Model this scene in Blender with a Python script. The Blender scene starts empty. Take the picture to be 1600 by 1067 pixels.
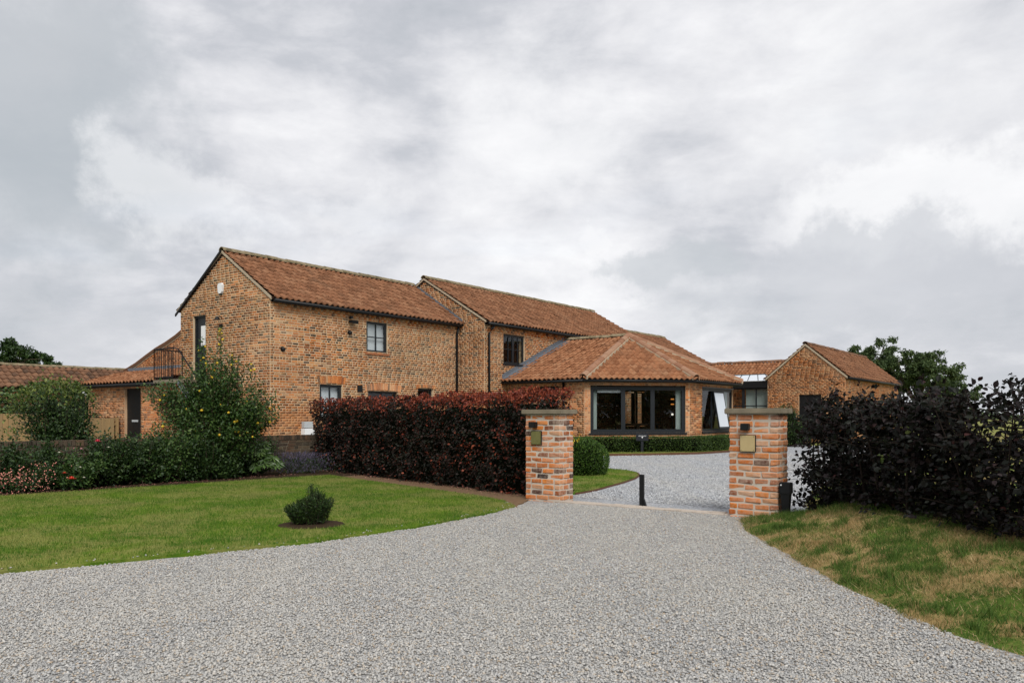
import bpy, bmesh, math, random
import numpy as np
from mathutils import Vector, Matrix

random.seed(7)
RNG = np.random.default_rng(11)
PI = math.pi
SC = bpy.context.scene
COL = SC.collection

# ------------------------------------------------------------------ camera, sky, sun, exposure
EYE = 1.35
FPX = 1244.0          # 28 mm lens on a 1600 px wide picture
HORIZON = 650.0
cam_data = bpy.data.cameras.new('camera')
cam_data.sensor_width = 36.0
cam_data.lens = 28.0
cam_data.shift_y = (HORIZON - 533.5) / 1600.0
cam_data.clip_start = 0.1
cam_data.clip_end = 9000.0
cam = bpy.data.objects.new('camera', cam_data)
cam.location = (0, 0, EYE)
cam.rotation_euler = (PI / 2, 0, 0)
COL.objects.link(cam)
SC.camera = cam

SUN_EL, SUN_AZ = math.radians(44), math.radians(168)      # azimuth clockwise from +Y
sun_data = bpy.data.lights.new('sun', 'SUN')
sun_data.energy = 1.5
sun_data.angle = math.radians(28)
sun_data.color = (1.0, 0.965, 0.92)
sun = bpy.data.objects.new('sun', sun_data)
sun_dir = Vector((math.sin(SUN_AZ) * math.cos(SUN_EL), math.cos(SUN_AZ) * math.cos(SUN_EL), math.sin(SUN_EL)))
sun.rotation_euler = sun_dir.to_track_quat('Z', 'Y').to_euler()
sun.location = (0, -20, 40)
COL.objects.link(sun)

SC.view_settings.view_transform = 'Standard'
SC.view_settings.look = 'None'
SC.view_settings.exposure = 0.92
SC.view_settings.gamma = 1.0
SC.view_settings.use_curve_mapping = False


class NT:
    """small helper round a node tree"""
    def __init__(self, tree):
        self.t = tree
        self.n = tree.nodes
        self.l = tree.links

    def add(self, kind, ins=None, **props):
        nd = self.n.new(kind)
        for k, v in props.items():
            setattr(nd, k, v)
        for k, v in (ins or {}).items():
            self.put(nd.inputs[k], v)
        return nd

    def put(self, sock, v):
        if isinstance(v, bpy.types.NodeSocket):
            self.l.new(v, sock)
        elif isinstance(v, bpy.types.Node):
            self.l.new(v.outputs[0], sock)
        else:
            if sock.type == 'RGBA' and len(v) == 3:
                v = (*v, 1)
            sock.default_value = v

    def math(self, op, a, b=0.0, c=0.0, clamp=False):
        nd = self.n.new('ShaderNodeMath')
        nd.operation = op
        nd.use_clamp = clamp
        self.put(nd.inputs[0], a)
        self.put(nd.inputs[1], b)
        self.put(nd.inputs[2], c)
        return nd.outputs[0]

    def mix(self, f, a, b, blend='MIX'):
        nd = self.n.new('ShaderNodeMix')
        nd.data_type = 'RGBA'
        nd.blend_type = blend
        self.put(nd.inputs[0], f)
        self.put(nd.inputs[6], a)
        self.put(nd.inputs[7], b)
        return nd.outputs[2]

    def ramp(self, f, stops, interp='LINEAR'):
        nd = self.n.new('ShaderNodeValToRGB')
        cr = nd.color_ramp
        cr.interpolation = interp
        while len(cr.elements) < len(stops):
            cr.elements.new(0.5)
        for e, (p, c) in zip(cr.elements, stops):
            e.position = p
            if not hasattr(c, '__len__'):
                c = (c, c, c)
            e.color = (*c, 1)
        self.put(nd.inputs[0], f)
        return nd.outputs[0]

    def noise(self, vec, scale, detail=3.0, rough=0.55, dist=0.0):
        nd = self.n.new('ShaderNodeTexNoise')
        self.put(nd.inputs['Vector'], vec)
        nd.inputs['Scale'].default_value = scale
        nd.inputs['Detail'].default_value = detail
        nd.inputs['Roughness'].default_value = rough
        nd.inputs['Distortion'].default_value = dist
        return nd.outputs[0]


# --- the sky: a clear Nishita sky almost wholly covered by layered grey cloud
world = bpy.data.worlds.new('World')
SC.world = world
world.use_nodes = True
wt = NT(world.node_tree)
wt.n.clear()
sky = wt.add('ShaderNodeTexSky', sky_type='NISHITA', sun_disc=False, sun_elevation=SUN_EL, sun_rotation=SUN_AZ)
skyc = wt.mix(1.0, sky.outputs[0], (0.10, 0.10, 0.10), 'MULTIPLY')
gen = wt.add('ShaderNodeTexCoord').outputs['Generated']
sep = wt.add('ShaderNodeSeparateXYZ', {0: gen})
zz = wt.math('ADD', wt.math('ABSOLUTE', sep.outputs[2]), 0.16)
cx = wt.math('DIVIDE', sep.outputs[0], zz)
cy = wt.math('DIVIDE', sep.outputs[1], zz)
pv = wt.add('ShaderNodeCombineXYZ', {0: cx, 1: cy, 2: 3.7}).outputs[0]
sx_ = wt.add('ShaderNodeVectorMath', {0: pv, 1: (0.8, 1.0, 1.0)}, operation='MULTIPLY').outputs[0]
big = wt.noise(sx_, 0.62, 4, 0.5, 0.35)
pv2 = wt.add('ShaderNodeVectorMath', {0: pv, 1: (5.3, 1.9, 0.4)}, operation='ADD').outputs[0]
mid = wt.noise(pv2, 1.25, 8, 0.5, 0.45)
rot = wt.add('ShaderNodeVectorRotate', {'Vector': gen, 'Axis': (0, 1, 0), 'Angle': 0.42}, rotation_type='AXIS_ANGLE').outputs[0]
pv3 = wt.add('ShaderNodeVectorMath', {0: rot, 1: (2.6, 2.6, 4.4)}, operation='MULTIPLY').outputs[0]
pv3 = wt.add('ShaderNodeVectorMath', {0: pv3, 1: (0.0, 0.0, 7.1)}, operation='ADD').outputs[0]
puff = wt.noise(pv3, 1.0, 10, 0.53, 0.25)
pv4 = wt.add('ShaderNodeVectorMath', {0: gen, 1: (3.6, 3.6, 9.0)}, operation='MULTIPLY').outputs[0]
puff2 = wt.noise(pv4, 1.9, 12, 0.62, 0.2)
dens = wt.math('ADD', wt.math('ADD', wt.math('MULTIPLY', big, 0.26), wt.math('MULTIPLY', mid, 0.20)), wt.math('ADD', wt.math('MULTIPLY', puff, 0.50), wt.math('MULTIPLY', puff2, 0.30)))
cloud = wt.ramp(dens, [(0.49, (0.93, 0.93, 0.935)), (0.56, (0.80, 0.80, 0.82)), (0.62, (0.68, 0.685, 0.715)), (0.68, (0.53, 0.545, 0.585)), (0.78, (0.40, 0.43, 0.47))])
hz = wt.math('POWER', wt.math('SUBTRACT', 1.0, wt.math('ABSOLUTE', sep.outputs[2]), clamp=True), 10.0)
cloud = wt.mix(wt.math('MULTIPLY', hz, 0.22), cloud, (0.80, 0.805, 0.83))
# single cloud banks: soft bodies with billowing, noise-torn edges, each at its own bearing and height
wn = wt.add('ShaderNodeTexNoise', {'Vector': gen, 'Scale': 7.5, 'Detail': 12.0, 'Roughness': 0.62})
wv_ = wt.add('ShaderNodeVectorMath', {0: wn.outputs['Color'], 1: (0.5, 0.5, 0.5)}, operation='SUBTRACT').outputs[0]
wv_ = wt.add('ShaderNodeVectorMath', {0: wv_, 1: (0.34, 0.34, 0.22)}, operation='MULTIPLY').outputs[0]
wdir = wt.add('ShaderNodeVectorMath', {0: gen, 1: wv_}, operation='ADD').outputs[0]
for (bx, by, rr, sq, amt, col_, edge) in (
        (50, 190, 0.17, 1.0, 0.85, (0.43, 0.465, 0.50), 0.6), (10, 80, 0.12, 1.2, 0.35, (0.55, 0.56, 0.59), 0.9), (270, 300, 0.085, 1.3, 0.45, (0.93, 0.93, 0.935), 0.6),
        (690, 300, 0.12, 1.2, 0.28, (0.64, 0.645, 0.68), 0.9), (830, 210, 0.13, 1.3, 0.55, (0.93, 0.93, 0.935), 0.9), (1430, 170, 0.30, 1.3, 0.35, (0.62, 0.63, 0.66), 0.9),
        (1480, 330, 0.20, 3.4, 0.62, (0.93, 0.93, 0.935), 0.5), (1330, 430, 0.16, 2.6, 0.62, (0.50, 0.52, 0.56), 0.42), (1500, 455, 0.17, 3.0, 0.45, (0.60, 0.61, 0.645), 0.6),
        (1040, 440, 0.09, 2.4, 0.6, (0.51, 0.54, 0.57), 0.5), (935, 398, 0.036, 1.2, 0.75, (0.86, 0.86, 0.87), 0.4), (1160, 500, 0.12, 4.0, 0.35, (0.56, 0.585, 0.615), 0.6),
        (560, 320, 0.10, 2.6, 0.40, (0.88, 0.88, 0.89), 0.7), (120, 480, 0.14, 3.0, 0.30, (0.64, 0.645, 0.67), 0.7)):
    c_ = Vector(((bx - 800) / FPX, 1.0, (HORIZON - by) / FPX)).normalized()
    dv = wt.add('ShaderNodeVectorMath', {0: wdir, 1: tuple(c_)}, operation='SUBTRACT').outputs[0]
    dv = wt.add('ShaderNodeVectorMath', {0: dv, 1: (1, 1, sq)}, operation='MULTIPLY').outputs[0]
    ln_ = wt.add('ShaderNodeVectorMath', {0: dv}, operation='LENGTH').outputs['Value']
    msk = wt.ramp(wt.math('DIVIDE', ln_, rr * 1.15), [(1.0 - edge, 1.0), (1.0, 0.0)], 'EASE')
    cloud = wt.mix(wt.math('MULTIPLY', msk, amt), cloud, col_)
cover = wt.ramp(mid, [(0.30, 0.90), (0.42, 0.98)])
skymix = wt.mix(cover, skyc, cloud)
bg = wt.add('ShaderNodeBackground', {0: skymix, 1: 0.60})
wo = wt.add('ShaderNodeOutputWorld')
wt.l.new(bg.outputs[0], wo.inputs[0])


# ------------------------------------------------------------------ materials
MATS = {}


def material(name):
    m = bpy.data.materials.new(name)
    m.use_nodes = True
    t = NT(m.node_tree)
    t.n.clear()
    MATS[name] = m
    return m, t


def finish(t, col, rough=0.8, bump=None, strength=0.3, dist=0.01, spec=0.3, metal=0.0, trans=None, coat=0.0):
    p = t.add('ShaderNodeBsdfPrincipled', {'Base Color': col, 'Roughness': rough, 'Metallic': metal, 'Specular IOR Level': spec, 'Coat Weight': coat})
    if bump is not None:
        b = t.add('ShaderNodeBump', {'Height': bump, 'Strength': strength, 'Distance': dist})
        t.l.new(b.outputs[0], p.inputs['Normal'])
    out = t.add('ShaderNodeOutputMaterial')
    sh = p.outputs[0]
    if trans is not None:
        fac, tc = trans
        tr = t.add('ShaderNodeBsdfTranslucent', {'Color': tc})
        mx = t.add('ShaderNodeMixShader', {0: fac})
        t.l.new(sh, mx.inputs[1])
        t.l.new(tr.outputs[0], mx.inputs[2])
        sh = mx.outputs[0]
    t.l.new(sh, out.inputs[0])
    return p


def rnd_of(t, k=1.0):
    """a random number per piece: the mesh attribute 'rnd' of joined pieces plus the object's own random number"""
    a = t.add('ShaderNodeAttribute', attribute_name='rnd').outputs['Fac']
    o = t.add('ShaderNodeObjectInfo').outputs['Random']
    return t.math('FRACT', t.math('ADD', a, t.math('MULTIPLY', o, k)))


def pos_of(t):
    return t.add('ShaderNodeNewGeometry').outputs['Position']


def plain(name, col, rough=0.6, spec=0.3, metal=0.0, var=0.12, scale=9.0, bump=0.0, coat=0.0):
    m, t = material(name)
    p = pos_of(t)
    n = t.noise(p, scale, 5)
    c = t.mix(n, tuple(x * (1 - var) for x in col), tuple(min(1, x * (1 + var)) for x in col))
    r = t.math('ADD', t.math('MULTIPLY', n, 0.16), rough - 0.08)
    finish(t, c, r, n if bump else None, bump, 0.004, spec, metal, coat=coat)
    return m


def brick_mat(name, stops, smear, smear_amt, sc=1.3):
    m, t = material(name)
    r = rnd_of(t)
    p = pos_of(t)
    c = t.ramp(r, stops, 'LINEAR')
    mott = t.noise(p, 34, 5, 0.65)
    c = t.mix(t.math('MULTIPLY', t.math('SUBTRACT', mott, 0.42, clamp=True), 1.3, clamp=True), c, t.mix(0.5, c, (0.05, 0.035, 0.03)))
    s1 = t.noise(p, sc, 4, 0.6)
    s2 = t.noise(p, 22, 4, 0.7)
    sm = t.math('MULTIPLY', t.ramp(t.math('ADD', t.math('MULTIPLY', s1, 0.6), t.math('MULTIPLY', s2, 0.5)), [(0.46, 0.0), (0.66, 1.0)]), smear_amt)
    c = t.mix(sm, c, smear)
    wx = t.ramp(t.noise(p, 0.42, 5, 0.62, 0.3), [(0.30, 0.74), (0.52, 1.0), (0.72, 1.12)])
    c = t.mix(1.0, c, wx, 'MULTIPLY')
    finish(t, c, 0.92, mott, 0.5, 0.006, 0.12)
    return m


# reclaimed house brick: browns and oranges, dark headers, lime mortar smeared over them
brick_mat('house_brick', [(0.0, (0.05, 0.036, 0.03)), (0.08, (0.12, 0.055, 0.032)), (0.15, (0.28, 0.09, 0.032)), (0.40, (0.48, 0.145, 0.034)),
                          (0.72, (0.62, 0.205, 0.045)), (0.88, (0.58, 0.27, 0.095)), (1.0, (0.48, 0.31, 0.18))], (0.66, 0.47, 0.29), 0.36, 0.5)
brick_mat('garden_brick', [(0.0, (0.12, 0.06, 0.035)), (0.10, (0.26, 0.095, 0.04)), (0.35, (0.52, 0.165, 0.045)), (0.72, (0.62, 0.22, 0.065)), (1.0, (0.60, 0.34, 0.17))],
          (0.68, 0.49, 0.32), 0.38, 0.8)
brick_mat('pillar_brick', [(0.0, (0.04, 0.032, 0.03)), (0.09, (0.12, 0.05, 0.032)), (0.18, (0.36, 0.10, 0.028)), (0.5, (0.56, 0.165, 0.034)), (0.82, (0.62, 0.21, 0.045)), (1.0, (0.56, 0.32, 0.19))],
          (0.56, 0.43, 0.33), 0.50, 3.2)
brick_mat('old_brick', [(0.0, (0.03, 0.022, 0.018)), (0.4, (0.07, 0.045, 0.032)), (0.8, (0.14, 0.075, 0.045)), (1.0, (0.13, 0.10, 0.06))], (0.13, 0.115, 0.08), 0.6, 1.6)


def mortar_mat(name, col, dark, ruddy=0.0):
    m, t = material(name)
    p = pos_of(t)
    n = t.noise(p, 3, 5, 0.6)
    n2 = t.noise(p, 60, 3, 0.6)
    c = t.mix(n, dark, col)
    zc = t.add('ShaderNodeSeparateXYZ', {0: p}).outputs[2]
    low_ = t.math('ADD', t.math('MULTIPLY', t.noise(p, 0.5, 4, 0.6), 3.0), t.math('MULTIPLY', zc, -0.55))
    c = t.mix(t.math('MULTIPLY', t.ramp(low_, [(0.25, 0.0), (0.75, 1.0)]), ruddy), c, (0.50, 0.235, 0.095))   # repointed in ruddy mortar low down
    wx = t.ramp(t.noise(p, 0.42, 5, 0.62, 0.3), [(0.30, 0.74), (0.52, 1.0), (0.72, 1.12)])
    c = t.mix(1.0, c, wx, 'MULTIPLY')
    finish(t, c, 0.95, n2, 0.5, 0.004, 0.1)


mortar_mat('mortar', (0.70, 0.54, 0.36), (0.54, 0.40, 0.25), 0.75)
mortar_mat('garden_mortar', (0.62, 0.42, 0.26), (0.48, 0.30, 0.17))
mortar_mat('pillar_mortar', (0.60, 0.53, 0.45), (0.46, 0.39, 0.31))
mortar_mat('old_mortar', (0.30, 0.26, 0.19), (0.12, 0.10, 0.07))


def tile_mat(name, stops):
    m, t = material(name)
    r = rnd_of(t)
    p = pos_of(t)
    c = t.ramp(r, stops)
    n = t.noise(p, 18, 6, 0.7)
    g = t.noise(p, 1.1, 5, 0.65)
    c = t.mix(t.math('MULTIPLY', t.math('SUBTRACT', n, 0.4, clamp=True), 1.6, clamp=True), c, t.mix(0.55, c, (0.07, 0.045, 0.035)))
    c = t.mix(t.math('MULTIPLY', t.ramp(g, [(0.52, 0), (0.70, 1)]), 0.25), c, (0.20, 0.135, 0.085))
    finish(t, c, 0.85, n, 0.4, 0.006, 0.2)


tile_mat('roof_tile', [(0.0, (0.17, 0.075, 0.036)), (0.3, (0.225, 0.10, 0.050)), (0.7, (0.275, 0.124, 0.062)), (1.0, (0.30, 0.15, 0.080))])
tile_mat('garden_roof_tile', [(0.0, (0.22, 0.09, 0.04)), (0.3, (0.275, 0.118, 0.055)), (0.7, (0.335, 0.148, 0.070)), (1.0, (0.36, 0.18, 0.092))])
tile_mat('hip_tile', [(0.0, (0.25, 0.12, 0.068)), (0.5, (0.31, 0.16, 0.095)), (1.0, (0.34, 0.20, 0.125))])
tile_mat('weathered_tile', [(0.0, (0.09, 0.055, 0.036)), (0.4, (0.17, 0.09, 0.052)), (1.0, (0.24, 0.125, 0.07))])
m, t = material('ridge_stone')
p = pos_of(t)
n = t.noise(p, 5, 6, 0.7)
c = t.ramp(n, [(0.3, (0.07, 0.06, 0.035)), (0.5, (0.22, 0.18, 0.11)), (0.7, (0.33, 0.27, 0.18))])
finish(t, c, 0.95, n, 0.6, 0.01, 0.1)
plain('roof_deck', (0.05, 0.03, 0.022), 0.95, 0.1)
plain('verge_mortar', (0.40, 0.33, 0.235), 0.95, 0.1, var=0.25, scale=6, bump=0.3)
plain('black_metal', (0.006, 0.0065, 0.007), 0.5, 0.3)
plain('anthracite', (0.010, 0.013, 0.016), 0.45, 0.35)
plain('lead', (0.12, 0.135, 0.155), 0.6, 0.4, var=0.3, scale=4, bump=0.2)
plain('stone_cap', (0.205, 0.175, 0.125), 0.95, 0.1, var=0.45, scale=7, bump=0.5)
plain('white_plastic', (0.74, 0.75, 0.74), 0.45, 0.4, var=0.05)
plain('grey_plastic', (0.42, 0.44, 0.44), 0.5, 0.4, var=0.08)
plain('sill_clay', (0.33, 0.13, 0.06), 0.85, 0.2, var=0.25, scale=20)
plain('curtain_cloth', (0.50, 0.55, 0.53), 0.9, 0.1, var=0.1, scale=14)
plain('blind_cloth', (0.74, 0.75, 0.79), 0.9, 0.1, var=0.04)
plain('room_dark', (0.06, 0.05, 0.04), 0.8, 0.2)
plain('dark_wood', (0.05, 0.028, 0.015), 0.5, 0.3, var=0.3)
plain('bark', (0.075, 0.055, 0.04), 0.95, 0.1, var=0.35, scale=25, bump=0.6)
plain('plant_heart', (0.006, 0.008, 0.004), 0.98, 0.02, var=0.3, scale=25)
plain('dark_bark', (0.03, 0.022, 0.018), 0.95, 0.1, var=0.3, scale=25)
plain('sett_pale', (0.44, 0.38, 0.32), 0.95, 0.1, var=0.25, scale=30, bump=0.4)
plain('edging_steel', (0.11, 0.055, 0.03), 0.9, 0.2, var=0.3)
plain('sign_black', (0.012, 0.014, 0.018), 0.35, 0.4)
plain('letter_white', (0.80, 0.80, 0.80), 0.6, 0.2, var=0.02)
plain('yellow_fruit', (0.62, 0.42, 0.03), 0.5, 0.3, var=0.2, scale=30)
plain('pink_petal', (0.62, 0.075, 0.12), 0.6, 0.2, var=0.25, scale=40)
plain('coral_petal', (0.68, 0.10, 0.06), 0.6, 0.2, var=0.25, scale=40)
plain('peach_petal', (0.55, 0.22, 0.17), 0.7, 0.15, var=0.4, scale=60)
plain('pale_petal', (0.72, 0.42, 0.44), 0.6, 0.2, var=0.2, scale=40)
plain('white_petal', (0.72, 0.70, 0.58), 0.6, 0.2, var=0.2, scale=40)

m, t = material('brass')
p = pos_of(t)
n = t.noise(p, 12, 5, 0.6)
finish(t, t.mix(n, (0.50, 0.38, 0.18), (0.62, 0.49, 0.25)), t.math('ADD', t.math('MULTIPLY', n, 0.2), 0.32), n, 0.08, 0.003, 0.5, 0.35)

m, t = material('brass_mirrored_green')  # green reflection on this plaque is put into its base colour
p = pos_of(t)
n = t.noise(p, 12, 5, 0.6)
finish(t, t.mix(n, (0.22, 0.20, 0.08), (0.33, 0.31, 0.13)), 0.3, n, 0.08, 0.003, 0.5, 0.8)

m, t = material('fence_timber')
p = pos_of(t)
sc_ = t.add('ShaderNodeVectorMath', {0: p, 1: (30, 30, 2)}, operation='MULTIPLY').outputs[0]
n = t.noise(sc_, 1.0, 5, 0.6)
r = rnd_of(t)
c = t.mix(n, (0.22, 0.135, 0.055), (0.40, 0.27, 0.13))
c = t.mix(t.math('MULTIPLY', r, 0.45), c, (0.20, 0.15, 0.085))
finish(t, c, 0.9, n, 0.4, 0.004, 0.1)

# window glass: a thin pane that mirrors the sky and lets the room show through
m, t = material('window_glass')
lw = t.add('ShaderNodeLayerWeight', {'Blend': 0.5})
f = t.math('ADD', t.math('MULTIPLY', t.math('POWER', lw.outputs['Facing'], 5.0), 0.85), 0.055, clamp=True)
gl = t.add('ShaderNodeBsdfGlossy', {'Color': (0.9, 0.93, 0.95), 'Roughness': 0.01})
tr = t.add('ShaderNodeBsdfTransparent', {'Color': (0.80, 0.84, 0.83)})
mx = t.add('ShaderNodeMixShader', {0: f})
t.l.new(tr.outputs[0], mx.inputs[1])
t.l.new(gl.outputs[0], mx.inputs[2])
o = t.add('ShaderNodeOutputMaterial')
t.l.new(mx.outputs[0], o.inputs[0])
m, t = material('roof_glass')
p = pos_of(t)
finish(t, (0.62, 0.68, 0.74), 0.05, None, spec=0.8, coat=1.0)


def emit_mat(name, col, s):
    m, t = material(name)
    e = t.add('ShaderNodeEmission', {0: col, 1: s})
    o = t.add('ShaderNodeOutputMaterial')
    t.l.new(e.outputs[0], o.inputs[0])


emit_mat('warm_bulb', (1.0, 0.36, 0.07), 0.35)
emit_mat('white_bulb', (1.0, 0.93, 0.82), 0.6)

GRAVEL_WARM = [(0.0, (0.12, 0.12, 0.12)), (0.05, (0.25, 0.25, 0.25)), (0.25, (0.345, 0.345, 0.338)), (0.55, (0.425, 0.418, 0.398)), (0.70, (0.355, 0.368, 0.38)),
               (0.80, (0.46, 0.40, 0.32)), (0.86, (0.38, 0.28, 0.18)), (0.90, (0.52, 0.505, 0.475)), (1.0, (0.58, 0.565, 0.53))]
GRAVEL_BLUE = [(0.0, (0.18, 0.185, 0.195)), (0.2, (0.33, 0.35, 0.375)), (0.55, (0.41, 0.43, 0.46)), (0.85, (0.49, 0.505, 0.525)), (1.0, (0.58, 0.58, 0.58))]


def gravel_mats(tag, stops):
    m, t = material('gravel_sheet_' + tag)
    p = pos_of(t)
    v = t.add('ShaderNodeTexVoronoi', {'Vector': p, 'Scale': 46.0}, feature='F1')
    v2 = t.add('ShaderNodeTexVoronoi', {'Vector': p, 'Scale': 27.0}, feature='F1')
    cc = t.add('ShaderNodeSeparateColor', {0: v.outputs['Color']})
    c = t.ramp(cc.outputs[0], stops)
    gap = t.ramp(v.outputs['Distance'], [(0.25, 1.0), (0.75, 0.62)])
    c = t.mix(1.0, c, gap, 'MULTIPLY')
    n = t.noise(p, 0.7, 5, 0.6)
    c = t.mix(t.math('MULTIPLY', n, 0.35), c, t.mix(0.5, c, (0.40, 0.39, 0.37)))
    hgt = t.math('SUBTRACT', 1.0, t.math('ADD', v.outputs['Distance'], t.math('MULTIPLY', v2.outputs['Distance'], 0.5)))
    finish(t, c, 0.9, hgt, 0.8, 0.012, 0.15)
    m, t = material('gravel_stone_' + tag)
    r = rnd_of(t, 0.0)
    p = pos_of(t)
    c = t.ramp(r, stops)
    n = t.noise(p, 160, 3, 0.6)
    c = t.mix(t.math('MULTIPLY', n, 0.4), c, t.mix(0.5, c, (0.62, 0.60, 0.56)))
    pt = t.add('ShaderNodeVectorMath', {0: p, 1: (1.5, 0.32, 1.0)}, operation='MULTIPLY').outputs[0]
    dust = t.ramp(t.noise(pt, 0.8, 4, 0.6, 0.6), [(0.35, 0.0), (0.65, 1.0)])
    c = t.mix(t.math('MULTIPLY', dust, 0.45), c, (0.50, 0.478, 0.43))
    finish(t, c, 0.85, None, spec=0.2)


gravel_mats('warm', GRAVEL_WARM)
gravel_mats('blue', GRAVEL_BLUE)


def grass_mats(tag, lo, hi, dry, dry_amt, sc):
    for blade in (0, 1):
        m, t = material(('grass_blade_' if blade else 'grass_sheet_') + tag)
        p = pos_of(t)
        n = t.noise(p, sc, 5, 0.6)
        n2 = t.noise(p, sc * 9, 4, 0.6)
        f = t.math('ADD', t.math('MULTIPLY', n, 0.65), t.math('MULTIPLY', n2, 0.35))
        if blade:
            a = t.add('ShaderNodeAttribute', attribute_name='rnd').outputs['Fac']
            f = t.math('ADD', f, t.math('MULTIPLY', t.math('SUBTRACT', a, 0.5), 0.42))
        c = t.mix(t.ramp(f, [(0.36, 0.0), (0.62, 1.0)]), lo, hi)
        pd = t.add('ShaderNodeVectorMath', {0: p, 1: (9.1, 4.7, 2.0)}, operation='ADD').outputs[0]
        d = t.math('ADD', t.math('MULTIPLY', t.noise(pd, sc * 1.1, 4, 0.62, 0.4), 0.75), t.math('MULTIPLY', n2, 0.25))
        if blade:
            d = t.math('ADD', d, t.math('MULTIPLY', t.math('SUBTRACT', a, 0.5), 0.30))
        c = t.mix(t.math('MULTIPLY', t.ramp(d, [(0.46, 0.0), (0.57, 1.0)]), dry_amt), c, dry)
        if blade:
            finish(t, c, 0.6, None, spec=0.2, trans=(0.25, c))
        else:
            n3 = t.noise(p, 90, 3, 0.6)
            finish(t, t.mix(n3, t.mix(0.35, c, (0.02, 0.02, 0.008)), c), 0.95, n3, 0.6, 0.02, 0.05)


grass_mats('lawn', (0.050, 0.130, 0.009), (0.150, 0.235, 0.022), (0.36, 0.30, 0.115), 0.50, 1.1)
grass_mats('bank', (0.045, 0.10, 0.015), (0.13, 0.19, 0.034), (0.46, 0.31, 0.145), 0.84, 1.7)
grass_mats('field', (0.16, 0.19, 0.05), (0.26, 0.275, 0.08), (0.32, 0.28, 0.10), 0.6, 0.12)
for nm_, lo_, hi_ in (('grass_blade_tuft', (0.035, 0.085, 0.014), (0.13, 0.20, 0.042)), ('dead_blade', (0.26, 0.165, 0.075), (0.60, 0.45, 0.25))):
    m, t = material(nm_)
    a = t.add('ShaderNodeAttribute', attribute_name='rnd').outputs['Fac']
    c = t.mix(a, lo_, hi_)
    finish(t, c, 0.65, None, spec=0.15, trans=(0.25, c))
plain('soil', (0.045, 0.030, 0.018), 0.98, 0.05, var=0.45, scale=22, bump=0.9)
plain('bare_earth', (0.17, 0.11, 0.065), 0.98, 0.05, var=0.4, scale=18, bump=0.8)


def leaf_mat(name, stops, rough=0.45, spec=0.35, tr=0.25, k=1.0):
    m, t = material(name)
    a = rnd_of(t, k)
    p = pos_of(t)
    n = t.noise(p, 3.2, 3, 0.6)
    f = t.math('ADD', t.math('MULTIPLY', a, 0.8), t.math('MULTIPLY', n, 0.2))
    c = t.ramp(f, stops)
    finish(t, c, rough, None, spec=spec, trans=(tr, c))


leaf_mat('leaf_green', [(0.1, (0.018, 0.045, 0.010)), (0.5, (0.040, 0.088, 0.018)), (0.8, (0.085, 0.145, 0.034)), (0.95, (0.17, 0.235, 0.07))])
leaf_mat('leaf_deep', [(0.1, (0.012, 0.030, 0.008)), (0.6, (0.030, 0.064, 0.015)), (0.95, (0.075, 0.125, 0.03))])
leaf_mat('leaf_bright', [(0.1, (0.05, 0.09, 0.015)), (0.6, (0.11, 0.155, 0.028)), (0.95, (0.24, 0.27, 0.07))])
leaf_mat('leaf_yew', [(0.1, (0.010, 0.026, 0.006)), (0.6, (0.026, 0.056, 0.012)), (0.95, (0.07, 0.12, 0.026))], 0.5, 0.3, 0.15)
leaf_mat('leaf_box', [(0.1, (0.022, 0.048, 0.010)), (0.6, (0.052, 0.098, 0.018)), (0.95, (0.12, 0.175, 0.035))], 0.5, 0.3, 0.15)
leaf_mat('leaf_ball', [(0.1, (0.022, 0.055, 0.009)), (0.6, (0.055, 0.115, 0.016)), (0.95, (0.12, 0.20, 0.03))], 0.5, 0.3, 0.15)
leaf_mat('leaf_fatsia', [(0.1, (0.055, 0.11, 0.025)), (0.6, (0.11, 0.19, 0.05)), (0.95, (0.18, 0.27, 0.08))], 0.35, 0.5, 0.15)
leaf_mat('leaf_copper', [(0.12, (0.008, 0.008, 0.006)), (0.38, (0.016, 0.020, 0.010)), (0.55, (0.018, 0.013, 0.010)), (0.82, (0.034, 0.016, 0.012)), (0.94, (0.14, 0.035, 0.02))], 0.55, 0.22, 0.18)
leaf_mat('leaf_red', [(0.1, (0.10, 0.022, 0.014)), (0.5, (0.24, 0.045, 0.024)), (0.95, (0.42, 0.11, 0.05))], 0.5, 0.3, 0.35)
leaf_mat('leaf_black', [(0.1, (0.004, 0.0045, 0.0035)), (0.35, (0.009, 0.012, 0.006)), (0.6, (0.009, 0.007, 0.007)), (0.88, (0.022, 0.013, 0.013)), (0.98, (0.14, 0.03, 0.022))], 0.5, 0.2, 0.10)
leaf_mat('leaf_lavender', [(0.1, (0.05, 0.05, 0.055)), (0.6, (0.10, 0.09, 0.13)), (0.95, (0.20, 0.17, 0.27))], 0.7, 0.1, 0.2)
leaf_mat('leaf_far', [(0.1, (0.035, 0.062, 0.024)), (0.6, (0.078, 0.118, 0.045)), (0.95, (0.145, 0.19, 0.08))], 0.6, 0.2, 0.2)
leaf_mat('leaf_litter', [(0.1, (0.10, 0.05, 0.035)), (0.6, (0.22, 0.10, 0.08)), (0.95, (0.42, 0.22, 0.18))], 0.8, 0.1, 0.1)


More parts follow.
